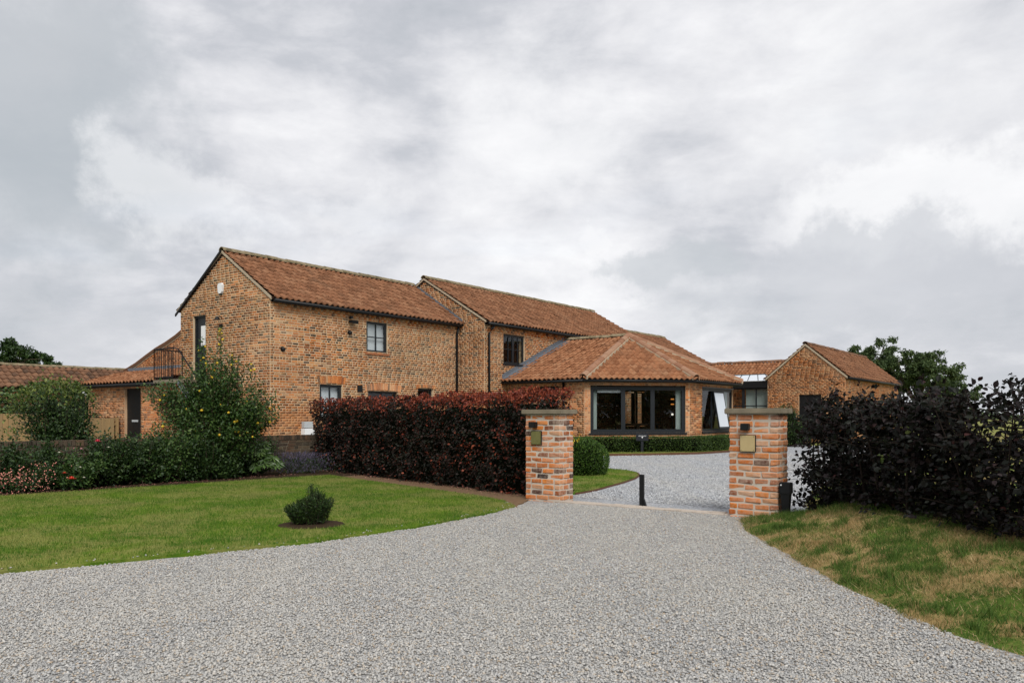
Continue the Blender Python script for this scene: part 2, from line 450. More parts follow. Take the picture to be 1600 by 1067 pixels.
# ------------------------------------------------------------------ mesh and object helpers
def mesh_arrays(name, verts, faces, mat, rnd=None, smooth=False):
    """verts (N,3); faces a list of (M,k) integer arrays; rnd per vertex"""
    me = bpy.data.meshes.new(name)
    verts = np.asarray(verts, np.float32)
    if not isinstance(faces, (list, tuple)):
        faces = [faces]
    faces = [np.asarray(f, np.int32) for f in faces if len(f)]
    me.vertices.add(len(verts))
    me.vertices.foreach_set('co', verts.ravel())
    loops = np.concatenate([f.ravel() for f in faces])
    starts, s = [], 0
    for f in faces:
        starts.append(s + np.arange(len(f)) * f.shape[1])
        s += f.size
    starts = np.concatenate(starts).astype(np.int32)
    me.loops.add(len(loops))
    me.loops.foreach_set('vertex_index', loops)
    me.polygons.add(len(starts))
    me.polygons.foreach_set('loop_start', starts)
    if smooth:
        me.polygons.foreach_set('use_smooth', np.ones(len(starts), bool))
    if rnd is not None:
        at = me.attributes.new('rnd', 'FLOAT', 'POINT')
        at.data.foreach_set('value', np.asarray(rnd, np.float32))
    me.update(calc_edges=True)
    me.validate()
    if mat:
        me.materials.append(MATS[mat])
    return me


class MB:
    """collects simple solids into one mesh"""
    def __init__(self):
        self.v, self.f, self.n = [], [], 0

    def quad(self, *pts):
        self.v += [tuple(p) for p in pts]
        self.f.append(tuple(range(self.n, self.n + len(pts))))
        self.n += len(pts)

    def hexa(self, p):
        """8 corners: bottom 4 then top 4, counter-clockwise from above"""
        b = self.n
        self.v += [tuple(q) for q in p]
        self.n += 8
        for q in ((0, 3, 2, 1), (4, 5, 6, 7), (0, 1, 5, 4), (1, 2, 6, 5), (2, 3, 7, 6), (3, 0, 4, 7)):
            self.f.append(tuple(b + i for i in q))
        return self

    def box(self, fr, x0, x1, y0, y1, z0, z1):
        """box in a frame fr(x, y, z) -> world"""
        return self.hexa([fr(x0, y0, z0), fr(x1, y0, z0), fr(x1, y1, z0), fr(x0, y1, z0), fr(x0, y0, z1), fr(x1, y0, z1), fr(x1, y1, z1), fr(x0, y1, z1)])

    def tube(self, pts, r, seg=8, caps=True):
        pts = [Vector(p) for p in pts]
        rr = r if hasattr(r, '__len__') else [r] * len(pts)
        b = self.n
        for i, p in enumerate(pts):
            d = (pts[min(i + 1, len(pts) - 1)] - pts[max(i - 1, 0)]).normalized()
            a = d.cross(Vector((0, 0, 1)) if abs(d.z) < 0.9 else Vector((1, 0, 0))).normalized()
            c = d.cross(a)
            for k in range(seg):
                w = 2 * PI * k / seg
                self.v.append(tuple(p + (a * math.cos(w) + c * math.sin(w)) * rr[i]))
        self.n += seg * len(pts)
        for i in range(len(pts) - 1):
            for k in range(seg):
                k2 = (k + 1) % seg
                self.f.append((b + i * seg + k, b + i * seg + k2, b + (i + 1) * seg + k2, b + (i + 1) * seg + k))
        if caps:
            self.f.append(tuple(b + k for k in range(seg))[::-1])
            self.f.append(tuple(b + (len(pts) - 1) * seg + k for k in range(seg)))
        return self

    def mesh(self, name, mat, smooth=False):
        me = bpy.data.meshes.new(name)
        me.from_pydata(self.v, [], self.f)
        bm = bmesh.new()
        bm.from_mesh(me)
        bmesh.ops.recalc_face_normals(bm, faces=bm.faces)
        bm.to_mesh(me)
        bm.free()
        if smooth:
            me.polygons.foreach_set('use_smooth', np.ones(len(me.polygons), bool))
        me.materials.append(MATS[mat])
        return me


def link(name, me, parent=None, kind=None):
    o = bpy.data.objects.new(name, me)
    COL.objects.link(o)
    if parent is not None:
        o.parent = parent
        if parent.type == 'EMPTY':
            o.matrix_parent_inverse = Matrix.Translation(-parent.location)
        elif parent.get('_moved'):
            pass
    if kind:
        o['kind'] = kind
    return o


def part(name, mb, mat, parent, kind=None, smooth=False):
    return link(name, mb.mesh(name, mat, smooth), parent, kind)


def tag(o, label, cat, group=None):
    o['label'] = label
    o['category'] = cat
    if group:
        o['group'] = group
    return o


def thing(name, loc, label, cat, group=None):
    o = bpy.data.objects.new(name, None)
    o.empty_display_size = 0.2
    o.location = loc
    COL.objects.link(o)
    return tag(o, label, cat, group)


def structure(name, me):
    o = link(name, me)
    o['kind'] = 'structure'
    return o


# ------------------------------------------------------------------ the plan: house axes u (along) and v (across)
U = Vector((0.6008, 0.7994, 0.0))
V = Vector((-0.7994, 0.6008, 0.0))
C1 = Vector((-7.29, 24.0, 0.0))


def W(a, b, z=0.0):
    return C1 + U * a + V * b + Vector((0, 0, z))


class Wall:
    """a vertical wall line: s along, d outward, z up"""
    def __init__(self, p, q, out):
        self.p = Vector((p.x, p.y, 0))
        self.e = Vector((q.x - p.x, q.y - p.y, 0))
        self.L = self.e.length
        self.e.normalize()
        self.o = out.normalized()

    def __call__(self, s, d, z):
        return self.p + self.e * s + self.o * d + Vector((0, 0, z))

    def s_px(self, px):
        k = (px - 800.0) / FPX
        return (k * self.p.y - self.p.x) / (self.e.x - k * self.e.y)

    def z_px(self, s, py):
        return EYE + (HORIZON - py) * (self.p.y + self.e.y * s) / FPX


def seen_size(c, length):
    """how large a piece shows; 0 when outside the picture"""
    if c[1] < 1:
        return 0
    px = 800 + FPX * c[0] / c[1]
    py = HORIZON - FPX * (c[2] - EYE) / c[1]
    if not (-10 < px < 1610 and -10 < py < 1075):
        return 0
    return length / c[1]


BOX_F = np.array([(0, 1, 5, 4), (1, 2, 6, 5), (3, 0, 4, 7), (4, 5, 6, 7), (0, 3, 2, 1)])


def unit_brick():
    bm = bmesh.new()
    bmesh.ops.create_cube(bm, size=1.0)
    back = [f for f in bm.faces if f.normal.y > 0.5]
    bmesh.ops.delete(bm, geom=back, context='FACES')
    me = bpy.data.meshes.new('brick')
    bm.to_mesh(me)
    bm.free()
    return me


UNIT = {}


def brickwork(wall, parent, spans, z0, z1, course, mats, name='wall', length=0.225, joint=0.020, single=0, single_ok=None, thick=0.28, openings=(), proud=0.009, z_min=0.0):
    """a wall part: mortar body with openings plus bricks standing proud of it; 'single' of the largest bricks are objects of their own"""
    bmat, mmat = mats
    body = MB()
    rows = int(math.ceil((z1 - z0) / course - 1e-6))
    bricks = []
    for i in range(rows):
        za, zb = z0 + i * course, min(z0 + (i + 1) * course, z1)
        zm = (za + zb) / 2
        segs = list(spans(zm))
        for (s0, s1, o0, o1) in openings:
            if o0 < zm < o1:
                nxt = []
                for (x, y) in segs:
                    if s1 <= x or s0 >= y:
                        nxt.append((x, y))
                        continue
                    if s0 > x:
                        nxt.append((x, s0))
                    if s1 < y:
                        nxt.append((s1, y))
                segs = nxt
        for (x, y) in segs:
            if y - x < 0.01:
                continue
            body.quad(wall(x, 0, za), wall(y, 0, za), wall(y, 0, zb), wall(x, 0, zb))
            if zb - za < course * 0.5 or zm < z_min:
                continue
            s = x - (random.choice((0.0, 0.06)) if i % 2 else length / 2)
            hdr = i % 4 == 3
            while s < y:
                ln = length * (0.5 if hdr and random.random() < 0.85 else 1.0) * random.uniform(0.96, 1.04)
                a, b = max(s, x), min(s + ln, y)
                if b - a > 0.05:
                    bricks.append((a + joint / 2, b - joint / 2, za + joint / 2 + random.uniform(-.002, .002), zb - joint / 2 + random.uniform(-.002, .002), proud + random.uniform(-0.006, 0.005)))
                s += ln
    for (s0, s1, o0, o1) in openings:          # reveals
        o0c = max(o0, z0)
        body.quad(wall(s0, 0, o0c), wall(s0, -thick, o0c), wall(s0, -thick, o1), wall(s0, 0, o1))
        body.quad(wall(s1, 0, o0c), wall(s1, -thick, o0c), wall(s1, -thick, o1), wall(s1, 0, o1))
        body.quad(wall(s0, 0, o1), wall(s1, 0, o1), wall(s1, -thick, o1), wall(s0, -thick, o1))
        body.quad(wall(s0, 0, o0c), wall(s1, 0, o0c), wall(s1, -thick, o0c), wall(s0, -thick, o0c))
    w = part(name, body, mmat, parent)
    order = list(range(len(bricks)))
    chosen = set()
    if single:
        def key(k):
            a, b, za, zb, d = bricks[k]
            c = wall((a + b) / 2, 0, (za + zb) / 2)
            if single_ok and not single_ok(c):
                return 0
            return -seen_size(c, b - a)
        order.sort(key=key)
        chosen = {k for k in order[:single] if key(k) < 0}
        um = UNIT.get(bmat)
        if um is None:
            um = unit_brick()
            um.materials.append(MATS[bmat])
            UNIT[bmat] = um
        rot = Matrix((wall.e, -wall.o, Vector((0, 0, 1)))).transposed().to_4x4()
        for k in chosen:
            a, b, za, zb, d = bricks[k]
            o = link('brick', um, w)
            o.matrix_basis = Matrix.Translation(wall((a + b) / 2, d / 2 - 0.012, (za + zb) / 2)) @ rot @ Matrix.Diagonal((b - a, d + 0.024, zb - za, 1))
    rest = [bricks[k] for k in range(len(bricks)) if k not in chosen]
    if rest:
        R = np.array(rest)
        P, E, O = np.array(wall.p), np.array(wall.e), np.array(wall.o)
        n = len(R)
        vs = np.zeros((n, 8, 3))
        cs = [(0, 0, 0), (1, 0, 0), (1, 0, 1), (0, 0, 1), (0, 1, 0), (1, 1, 0), (1, 1, 1), (0, 1, 1)]
        for k, (a, d, z) in enumerate(cs):
            s = R[:, a]
            dd = np.where(d, R[:, 4], -0.01)
            zz_ = R[:, 2 + z]
            vs[:, k] = P + s[:, None] * E + dd[:, None] * O
            vs[:, k, 2] += zz_
        fs = (np.arange(n)[:, None, None] * 8 + BOX_F[None]).reshape(-1, 4)
        link('brickwork', mesh_arrays('brickwork', vs.reshape(-1, 3), fs, bmat, np.repeat(RNG.random(n), 8)), w, 'stuff')
    return w


# ------------------------------------------------------------------ roofs
NX = 7


def tile_profile(w, g):
    xs = np.linspace(-0.012, w + 0.022, NX)
    hh = 0.034 * (1 + np.cos(2 * PI * (xs / w) - 0.5))
    rows = [(-0.05, 0.010), (-0.05, 0.062), (g + 0.03, 0.0)]
    v = [(x, y, h * 1.0 + lift) for (y, lift) in rows for x, h in zip(xs, hh)]
    f = []
    for r in range(2):
        for k in range(NX - 1):
            a = r * NX + k
            f.append((a, a + 1, a + NX + 1, a + NX))
    return np.array(v), np.array(f)


def roof_slope(parent, poly, w=0.22, g=0.30, mat='roof_tile', single=0, name='roof', thick=0.05):
    """poly: convex, first two points are the eave seen from outside left to right. Tiles are separate pieces on a deck."""
    P = [Vector(p) for p in poly]
    d = (P[1] - P[0]).normalized()
    nrm = (P[1] - P[0]).cross(P[-1] - P[0]).normalized()
    if nrm.z < 0:
        nrm = -nrm
    up = nrm.cross(d)
    if up.z < 0:
        up = -up
    o = P[0]
    deck = MB()
    top = [p for p in P]
    bot = [p - nrm * thick for p in P]
    deck.quad(*top)
    deck.quad(*bot[::-1])
    for i in range(len(P)):
        j = (i + 1) % len(P)
        deck.quad(top[i], bot[i], bot[j], top[j])
    rf = part(name, deck, 'roof_deck', parent)
    q = np.array([((p - o).dot(d), (p - o).dot(up)) for p in P])
    area = sum(q[i][0] * q[(i + 1) % len(q)][1] - q[(i + 1) % len(q)][0] * q[i][1] for i in range(len(q)))
    if area < 0:
        q = q[::-1]

    def inside(x, y, eps=1e-4):
        for i in range(len(q)):
            a, b = q[i], q[(i + 1) % len(q)]
            if (b[0] - a[0]) * (y - a[1]) - (b[1] - a[1]) * (x - a[0]) < -eps:
                return False
        return True
    x0, x1 = q[:, 0].min(), q[:, 0].max()
    ymax = q[:, 1].max()
    full, cut = [], []
    for j in range(int(math.ceil(ymax / g))):
        for i in range(int(math.floor(x0 / w)), int(math.ceil(x1 / w))):
            cs = [inside(x, min(y, ymax)) for x in (i * w, (i + 1) * w) for y in (j * g, (j + 1) * g)]
            mid_in = inside((i + .5) * w, min((j + .5) * g, ymax))
            if all(cs) and (j + 1) * g <= ymax + 0.02:
                full.append((i, j))
            elif any(cs) or mid_in:
                cut.append((i, j))
    pv_, pf_ = tile_profile(w, g)
    base = np.array(o)
    D, UPv, N = np.array(d), np.array(up), np.array(nrm)

    def place(tl):
        n = len(tl)
        ij = np.array(tl, float)
        jit = RNG.normal(0, 0.007, (n, 3))
        loc = ij[:, 0, None] * w * D + ij[:, 1, None] * g * UPv + jit
        vv = base + loc[:, None, :] + (pv_[None, :, 0, None] * D + pv_[None, :, 1, None] * UPv + pv_[None, :, 2, None] * N)
        ff = (np.arange(n)[:, None, None] * len(pv_) + pf_[None]).reshape(-1, 4)
        return vv.reshape(-1, 3), ff, np.repeat(RNG.random(n), len(pv_))
    singles = []
    if single:
        full.sort(key=lambda ij: -seen_size(o + d * (ij[0] + .5) * w + up * (ij[1] + .5) * g, 1))
        singles, full = full[:single], full[single:]
        sm = mesh_arrays('tile', pv_, pf_, mat)
        rot = Matrix((d, up, nrm)).transposed().to_4x4()
        for (i, j) in singles:
            ob = link('tile', sm, rf)
            ob.matrix_basis = Matrix.Translation(o + d * (i * w) + up * (j * g) + Vector(RNG.normal(0, 0.004, 3))) @ rot @ Matrix.Rotation(random.gauss(0, .008), 4, 'Z')
    if full:
        link('tiling', mesh_arrays('tiling', *place(full)[:2], mat, place(full)[2]), rf, 'stuff')
    if cut:
        vv, ff, rr = place(cut)
        me = mesh_arrays('cut_tiling', vv, ff, mat, rr)
        bm = bmesh.new()
        bm.from_mesh(me)
        for i in range(len(P)):
            a, b = q[i], q[(i + 1) % len(q)]
            e = (b - a) / np.linalg.norm(b - a)
            if abs(e[1]) < 1e-6 and a[1] < 1e-6:
                continue                      # the eave itself stays
            outn = Vector(D * e[1] - UPv * e[0])
            bmesh.ops.bisect_plane(bm, geom=bm.verts[:] + bm.edges[:] + bm.faces[:], plane_co=o + d * a[0] + up * a[1], plane_no=outn, clear_outer=True)
        bm.to_mesh(me)
        bm.free()
        link('cut_tiling', me, rf, 'stuff')
    return rf


def ridge_tiles(parent, p0, p1, mat, r=0.11, ln=0.42, sag=0.0):
    p0, p1 = Vector(p0), Vector(p1)
    L = (p1 - p0).length
    n = max(1, round(L / ln))
    step = L / n
    d = (p1 - p0).normalized()
    side = d.cross(Vector((0, 0, 1))).normalized()
    up = side.cross(d)
    seg = 7
    v, f = [], []
    for (y, rr) in ((-0.02, r * 1.03), (step * 0.98, r * 0.97), (step * 0.98, r * 0.80), (-0.02, r * 0.84)):
        for k in range(seg):
            w = PI * k / (seg - 1)
            v.append((math.cos(w) * rr, y, math.sin(w) * rr * 0.9 - 0.03))
    for a in range(4):
        b = (a + 1) % 4
        for k in range(seg - 1):
            f.append((a * seg + k, a * seg + k + 1, b * seg + k + 1, b * seg + k))
    me = bpy.data.meshes.new('ridge_tile')
    me.from_pydata(v, [], f)
    me.materials.append(MATS[mat])
    rot = Matrix((side, d, up)).transposed().to_4x4()
    for i in range(n):
        o = link('ridge_tile', me, parent)
        o.matrix_basis = Matrix.Translation(p0 + d * (i * step) + Vector((0, 0, random.gauss(0, .006)))) @ rot @ Matrix.Rotation(random.gauss(0, .012), 4, 'Z')


def window(parent, wall, s0, s1, z0, z1, cols=2, rows=2, recess=0.07, fw=0.065, bar=0.028, mat='anthracite', blind=None, mull=None, sill='anthracite', name='window'):
    """a window part (its outer frame) with panes, bars and a sill as its own pieces"""
    mb = MB()
    d0, d1 = -recess - 0.05, -recess
    fr = lambda x, y, z: wall(x, y, z)
    mb.box(fr, s0, s0 + fw, d0, d1, z0, z1)
    mb.box(fr, s1 - fw, s1, d0, d1, z0, z1)
    mb.box(fr, s0 + fw, s1 - fw, d0, d1, z0, z0 + fw)
    mb.box(fr, s0 + fw, s1 - fw, d0, d1, z1 - fw, z1)
    w = part(name, mb, mat, parent)
    xs = [s0 + fw + (s1 - s0 - 2 * fw) * i / cols for i in range(cols + 1)]
    zs = [z0 + fw + (z1 - z0 - 2 * fw) * i / rows for i in range(rows + 1)]
    for i in range(1, cols):
        bw = (mull if (mull and cols % 2 == 0 and i == cols // 2) else bar) / 2
        part('glazing_bar', MB().box(fr, xs[i] - bw, xs[i] + bw, d0 + 0.006, d1 - 0.004, zs[0], zs[-1]), mat, w)
    for i in range(1, rows):
        part('glazing_bar', MB().box(fr, xs[0], xs[-1], d0 + 0.009, d1 - 0.007, zs[i] - bar / 2, zs[i] + bar / 2), mat, w)
    for i in range(cols):
        for j in range(rows):
            g = MB()
            t_ = random.uniform(-0.0015, 0.0015)
            g.quad(wall(xs[i], d0 + 0.02 + t_, zs[j]), wall(xs[i + 1], d0 + 0.02 - t_, zs[j]), wall(xs[i + 1], d0 + 0.02, zs[j + 1]), wall(xs[i], d0 + 0.02, zs[j + 1]))
            part('pane', g, 'window_glass', w)
    if sill:
        part('sill', MB().box(fr, s0 - 0.05, s1 + 0.05, -recess - 0.03, 0.045, z0 - 0.065, z0 - 0.003), sill, w)
    if blind:
        part('blind', MB().box(fr, s0 + 0.01, s1 - 0.01, d0 - 0.10, d0 - 0.08, z0 + (z1 - z0) * blind[0], z0 + (z1 - z0) * blind[1]), 'blind_cloth', w)
    return w


def gutter(parent, p0, p1, r=0.06):
    part('gutter', MB().tube([p0, p1], r, 8), 'black_metal', parent, smooth=True)


def drainpipe(parent, pts, r=0.038):
    part('drainpipe', MB().tube(pts, r, 8), 'black_metal', parent, smooth=True)


def verge(parent, pts, out, wid=0.10, th=0.05, mat='verge_mortar'):
    """a mortar strip laid along a gable's edge"""
    mb = MB()
    for a, b in zip(pts[:-1], pts[1:]):
        a, b = Vector(a), Vector(b)
        dn = Vector((0, 0, -wid))
        o_ = out * th
        mb.hexa([a + dn - out * 0.02, b + dn - out * 0.02, b + dn + o_, a + dn + o_, a - out * 0.02, b - out * 0.02, b + o_, a + o_])
    return part('verge', mb, mat, parent)


# ------------------------------------------------------------------ ground
def smooth(x):
    x = np.clip(x, 0, 1)
    return x * x * (3 - 2 * x)


def wob(x, y, k=1.0, s=0.0):
    return (np.sin(x * 1.7 * k + 1.3 + s) * np.cos(y * 1.3 * k + .4 + s) + 0.6 * np.sin(x * 3.9 * k + y * 2.7 * k + s) + 0.4 * np.cos(x * 6.1 * k - y * 7.3 * k + 2 * s)) / 2.0


def in_poly(x, y, poly):
    p = np.array(poly)
    r = np.zeros(len(x), bool)
    j = len(p) - 1
    for i in range(len(p)):
        c = ((p[i, 1] > y) != (p[j, 1] > y)) & (x < (p[j, 0] - p[i, 0]) * (y - p[i, 1]) / (p[j, 1] - p[i, 1] + 1e-12) + p[i, 0])
        r ^= c
        j = i
    return r


def smooth_poly(pts, step=0.12, jit=0.012):
    """walk round a polygon in short steps with a slightly ragged edge"""
    out = []
    n = len(pts)
    for i in range(n):
        a, b = Vector((*pts[i], 0)), Vector((*pts[(i + 1) % n], 0))
        k = max(1, min(120, int((b - a).length / step)))
        for q in range(k):
            p = a.lerp(b, q / k)
            out.append((p.x + random.gauss(0, jit), p.y + random.gauss(0, jit)))
    return out


def slab(name, poly, z, mat, depth=0.1, edge_mat=None):
    bm = bmesh.new()
    f = bm.faces.new([bm.verts.new((x, y, z)) for x, y in poly])
    if f.calc_area() > 0:
        f.normal_update()
        if f.normal.z < 0:
            f.normal_flip()
    r = bmesh.ops.extrude_edge_only(bm, edges=bm.edges[:])
    for v in [g for g in r['geom'] if isinstance(g, bmesh.types.BMVert)]:
        v.co.z -= depth
    bmesh.ops.triangulate(bm, faces=[f])
    me = bpy.data.meshes.new(name)
    bm.to_mesh(me)
    bm.free()
    me.materials.append(MATS[mat])
    return structure(name, me)


def scatter(poly, density, rng=RNG):
    p = np.array(poly)
    lo, hi = p.min(0), p.max(0)
    n = int((hi[0] - lo[0]) * (hi[1] - lo[1]) * density)
    x = rng.uniform(lo[0], hi[0], n)
    y = rng.uniform(lo[1], hi[1], n)
    k = in_poly(x, y, poly)
    return x[k], y[k]


def blades(name, x, y, z, h, w, mat, parent, lean=0.6):
    n = len(x)
    az = RNG.uniform(0, 2 * PI, n)
    hh = h * RNG.uniform(0.5, 1.3, n)
    ww = w * RNG.uniform(0.7, 1.3, n)
    la = RNG.uniform(0, lean, n) * hh
    ld = RNG.uniform(0, 2 * PI, n)
    v = np.zeros((n, 3, 3))
    v[:, 0] = np.stack([x - np.cos(az) * ww / 2, y - np.sin(az) * ww / 2, z], 1)
    v[:, 1] = np.stack([x + np.cos(az) * ww / 2, y + np.sin(az) * ww / 2, z], 1)
    v[:, 2] = np.stack([x + np.cos(ld) * la, y + np.sin(ld) * la, z + hh * 0.9], 1)
    o = link(name, mesh_arrays(name, v.reshape(-1, 3), np.arange(3 * n).reshape(-1, 3), mat, np.repeat(RNG.random(n), 3)), parent, 'stuff')
    return o


def pebbles(name, x, y, z, size, mat, parent):
    n = len(x)
    base = np.array([(1, 0, 0), (0, 1, 0), (-1, 0, 0), (0, -1, 0), (0, 0, 1), (0, 0, -1)], float)
    f = np.array([(0, 1, 4), (1, 2, 4), (2, 3, 4), (3, 0, 4), (1, 0, 5), (2, 1, 5), (3, 2, 5), (0, 3, 5)])
    v = base[None] * RNG.uniform(0.6, 1.25, (n, 6, 1)) + RNG.normal(0, 0.16, (n, 6, 3))
    sc = size * RNG.uniform(0.6, 1.5, (n, 1, 1)) * np.concatenate([RNG.uniform(0.8, 1.3, (n, 1, 1)), RNG.uniform(0.7, 1.1, (n, 1, 1)), RNG.uniform(0.5, 0.8, (n, 1, 1))], 2)
    v = v * sc
    a = RNG.uniform(0, 2 * PI, n)
    b = RNG.normal(0, 0.5, n)
    y1 = v[..., 1] * np.cos(b)[:, None] - v[..., 2] * np.sin(b)[:, None]
    z1 = v[..., 1] * np.sin(b)[:, None] + v[..., 2] * np.cos(b)[:, None]
    x2 = v[..., 0] * np.cos(a)[:, None] - y1 * np.sin(a)[:, None]
    y2 = v[..., 0] * np.sin(a)[:, None] + y1 * np.cos(a)[:, None]
    vv = np.stack([x2 + x[:, None], y2 + y[:, None], z1 + z[:, None]], 2)
    ff = (np.arange(n)[:, None, None] * 6 + f[None]).reshape(-1, 3)
    return link(name, mesh_arrays(name, vv.reshape(-1, 3), ff, mat, np.repeat(RNG.random(n), 6)), parent, 'stuff')


# gate geometry
G = Vector((0.7994, -0.6008, 0))          # across the gateway, from the far pillar to the near one
PL = Vector((0.216, 12.82, 0))            # front corner of the far pillar
PR = Vector((2.935, 10.77, 0))            # front corner of the near pillar
PW, PT = 0.66, 0.40
gate_a, gate_b = PL + U * 0.12 - G * 9, PR + U * 0.12 + G * 9

mb = MB()
mb.quad((-3000, -3000, -0.06), (3000, -3000, -0.06), (3000, 6000, -0.06), (-3000, 6000, -0.06))
field = structure('field', mb.mesh('field', 'grass_sheet_field'))
mb = MB()
mb.quad((-16, -10, 0), (12, -10, 0), (gate_b.x, gate_b.y, 0), (gate_a.x, gate_a.y, 0), (-16, 18, 0))
driveway = structure('driveway', mb.mesh('driveway', 'gravel_sheet_warm'))
mb = MB()
mb.quad((gate_a.x, gate_a.y, 0), (gate_b.x, gate_b.y, 0), (30, 20, 0), (30, 44, 0), (-22, 44, 0), (-16, 18, 0))
forecourt = structure('forecourt', mb.mesh('forecourt', 'gravel_sheet_blue'))

LAWN = [(-14, 5.6), (-8.0, 5.9), (-6.0, 6.25), (-4.37, 6.8), (-3.09, 7.7), (-2.04, 8.48), (-1.16, 9.59), (-0.4, 10.75), (0.05, 11.75), (-0.12, 12.5), (-0.55, 13.25),
        (-2.0, 15.15), (-3.55, 17.15), (-4.1, 17.9), (-4.4, 17.6), (-6.3, 15.5), (-8.5, 13.2), (-11.5, 9.9), (-14, 7.5)]
lawn = slab('lawn', smooth_poly(LAWN), 0.028, 'grass_sheet_lawn', 0.10)
HOLE_C, HOLE_R = (-2.45, 9.72), 0.40
BED = [(-14, 7.3), (-8.45, 13.0), (-4.3, 17.5), (-3.8, 17.6), (-3.0, 18.6), (-3.4, 20.9), (-9.6, 14.9), (-14.8, 9.2)]
flower_bed = slab('flower_bed', smooth_poly(BED, 0.2, 0.01), 0.020, 'soil', 0.1)
STRIP = [(0.25, 12.75), (0.05, 11.72), (-0.45, 12.6), (-4.1, 17.6), (-5.0, 19.4), (-4.0, 20.6), (0.6, 14.0)]
hedge_soil = slab('hedge_soil', smooth_poly(STRIP, 0.1, 0.02), 0.016, 'bare_earth', 0.08)
ISLAND = [(0.75, 13.25), (1.07, 13.72), (1.45, 14.3), (1.84, 15.2), (2.25, 16.1), (2.62, 17.1), (2.86, 18.0), (2.92, 18.7), (2.80, 19.5), (2.3, 20.25), (1.2, 20.7), (-2.5, 21.5), (-3.2, 19.5), (-1.0, 16.5)]
island_lawn = slab('island_lawn', smooth_poly(ISLAND), 0.035, 'grass_sheet_lawn', 0.10)
VERGE = [(-1.5, 27.4), (3.3, 27.05), (4.9, 27.35), (6.6, 28.25), (8.2, 29.9), (12.6, 36.2), (13.6, 37.5), (12.0, 39.6), (3.0, 33.0), (-2.0, 30.3)]
house_verge = slab('house_verge', smooth_poly(VERGE), 0.085, 'grass_sheet_lawn', 0.16)
BARNV = [(13.2, 37.2), (14.6, 35.7), (16.4, 36.2), (19.5, 39.5), (25, 46.5), (22.5, 48.5), (15, 40)]
barn_verge = slab('barn_verge', smooth_poly(BARNV), 0.06, 'grass_sheet_field', 0.14)

# rusty edging strips where grass meets gravel
def edging(name, pts, z, parent):
    mb = MB()
    for a, b in zip(pts[:-1], pts[1:]):
        a, b = Vector((*a, 0)), Vector((*b, 0))
        n_ = (b - a).normalized().cross(Vector((0, 0, 1))) * 0.02
        lo, hi = Vector((0, 0, -0.05)), Vector((0, 0, z))
        mb.hexa([a + n_ * 1.0 + lo, b + n_ * 1.0 + lo, b + n_ * 2 + lo, a + n_ * 2 + lo, a + n_ + hi, b + n_ + hi, b + n_ * 2 + hi, a + n_ * 2 + hi])
    return part(name, mb, 'edging_steel', parent)


edging('edging', ISLAND[1:11], 0.03, island_lawn)
edging('edging', VERGE[1:7], 0.078, house_verge)

# the rough bank under the near hedge, falling to the open field behind it
EY = np.array([-6, 2, 4.0, 4.4, 4.94, 5.7, 7.1, 8.84, 9.8, 10.5, 10.75, 11.05, 12.0, 14.5, 20, 30, 38, 46])
EX = np.array([3.1, 3.0, 2.9, 2.78, 2.6, 2.5, 2.56, 2.60, 2.72, 2.9, 3.3, 3.95, 4.3, 5.3, 8.7, 14.8, 19.4, 24])


def bank_z(x, y):
    e = np.interp(y, EY, EX) + 0.05 * wob(x * 0.3, y * 2.3)
    t_ = x - e
    near = smooth((10.9 - y) / 1.6)
    h = 0.27 * smooth(t_ / 1.5) * near * (1 - 0.6 * smooth((t_ - 2.2) / 2.5)) + 0.035 * smooth(t_ / 0.4)
    h = h + 0.040 * wob(x, y, 1.4) * smooth(t_ / 0.8) * near + 0.018 * wob(x, y, 4.2, 1.0) * smooth(t_ / 0.4) * near
    return np.where(t_ < 0, t_ * 0.30 - 0.012, h - 0.012)


gx = np.concatenate([np.arange(2.2, 6.6, 0.06), np.arange(6.6, 14, 0.4), np.arange(14, 62, 2.0)])
gy = np.concatenate([np.arange(-6, 2, 0.4), np.arange(2, 12.2, 0.06), np.arange(12.2, 20, 0.25), np.arange(20, 60, 0.8)])
X, Y = np.meshgrid(gx, gy, indexing='ij')
Z = np.maximum(bank_z(X, Y), -0.35)
idx = np.arange(X.size).reshape(X.shape)
fq = np.stack([idx[:-1, :-1], idx[1:, :-1], idx[1:, 1:], idx[:-1, 1:]], -1).reshape(-1, 4)
grass_bank = structure('grass_bank', mesh_arrays('grass_bank', np.stack([X, Y, Z], -1).reshape(-1, 3), fq, 'grass_sheet_bank', smooth=True))

# blades of grass
x, y = scatter(LAWN, 2600)
k = (x > -12.5) & (y > 5.6) & ((x - HOLE_C[0]) ** 2 + (y - HOLE_C[1]) ** 2 > HOLE_R ** 2) & (np.abs(x) < 1.15 * y)
blades('grass', x[k], y[k], np.full(k.sum(), 0.024), 0.036, 0.0075, 'grass_blade_lawn', lawn)
x, y = scatter(ISLAND, 1500)
blades('grass', x, y, np.full(len(x), 0.03), 0.035, 0.008, 'grass_blade_lawn', island_lawn)
x, y = scatter(VERGE, 300)
blades('grass', x, y, np.full(len(x), 0.08), 0.05, 0.016, 'grass_blade_lawn', house_verge)
x, y = scatter([(2.3, 3.4), (8, 3.4), (8, 12.5), (3, 12.5)], 5200)
z = bank_z(x, y)
clump = wob(x, y, 2.3, 0.7) + 0.7 * wob(x, y, 5.1, 2.1)
k = (z > -0.005) & (np.abs(x) < 0.95 * y) & (x < np.interp(y, EY, EX) + 3.2)
hgt = 0.040 + 0.030 * np.clip(clump[k], -0.6, 1.3)
blades('grass', x[k], y[k], z[k] - 0.006, hgt, 0.0055, 'grass_blade_bank', grass_bank, lean=1.3)
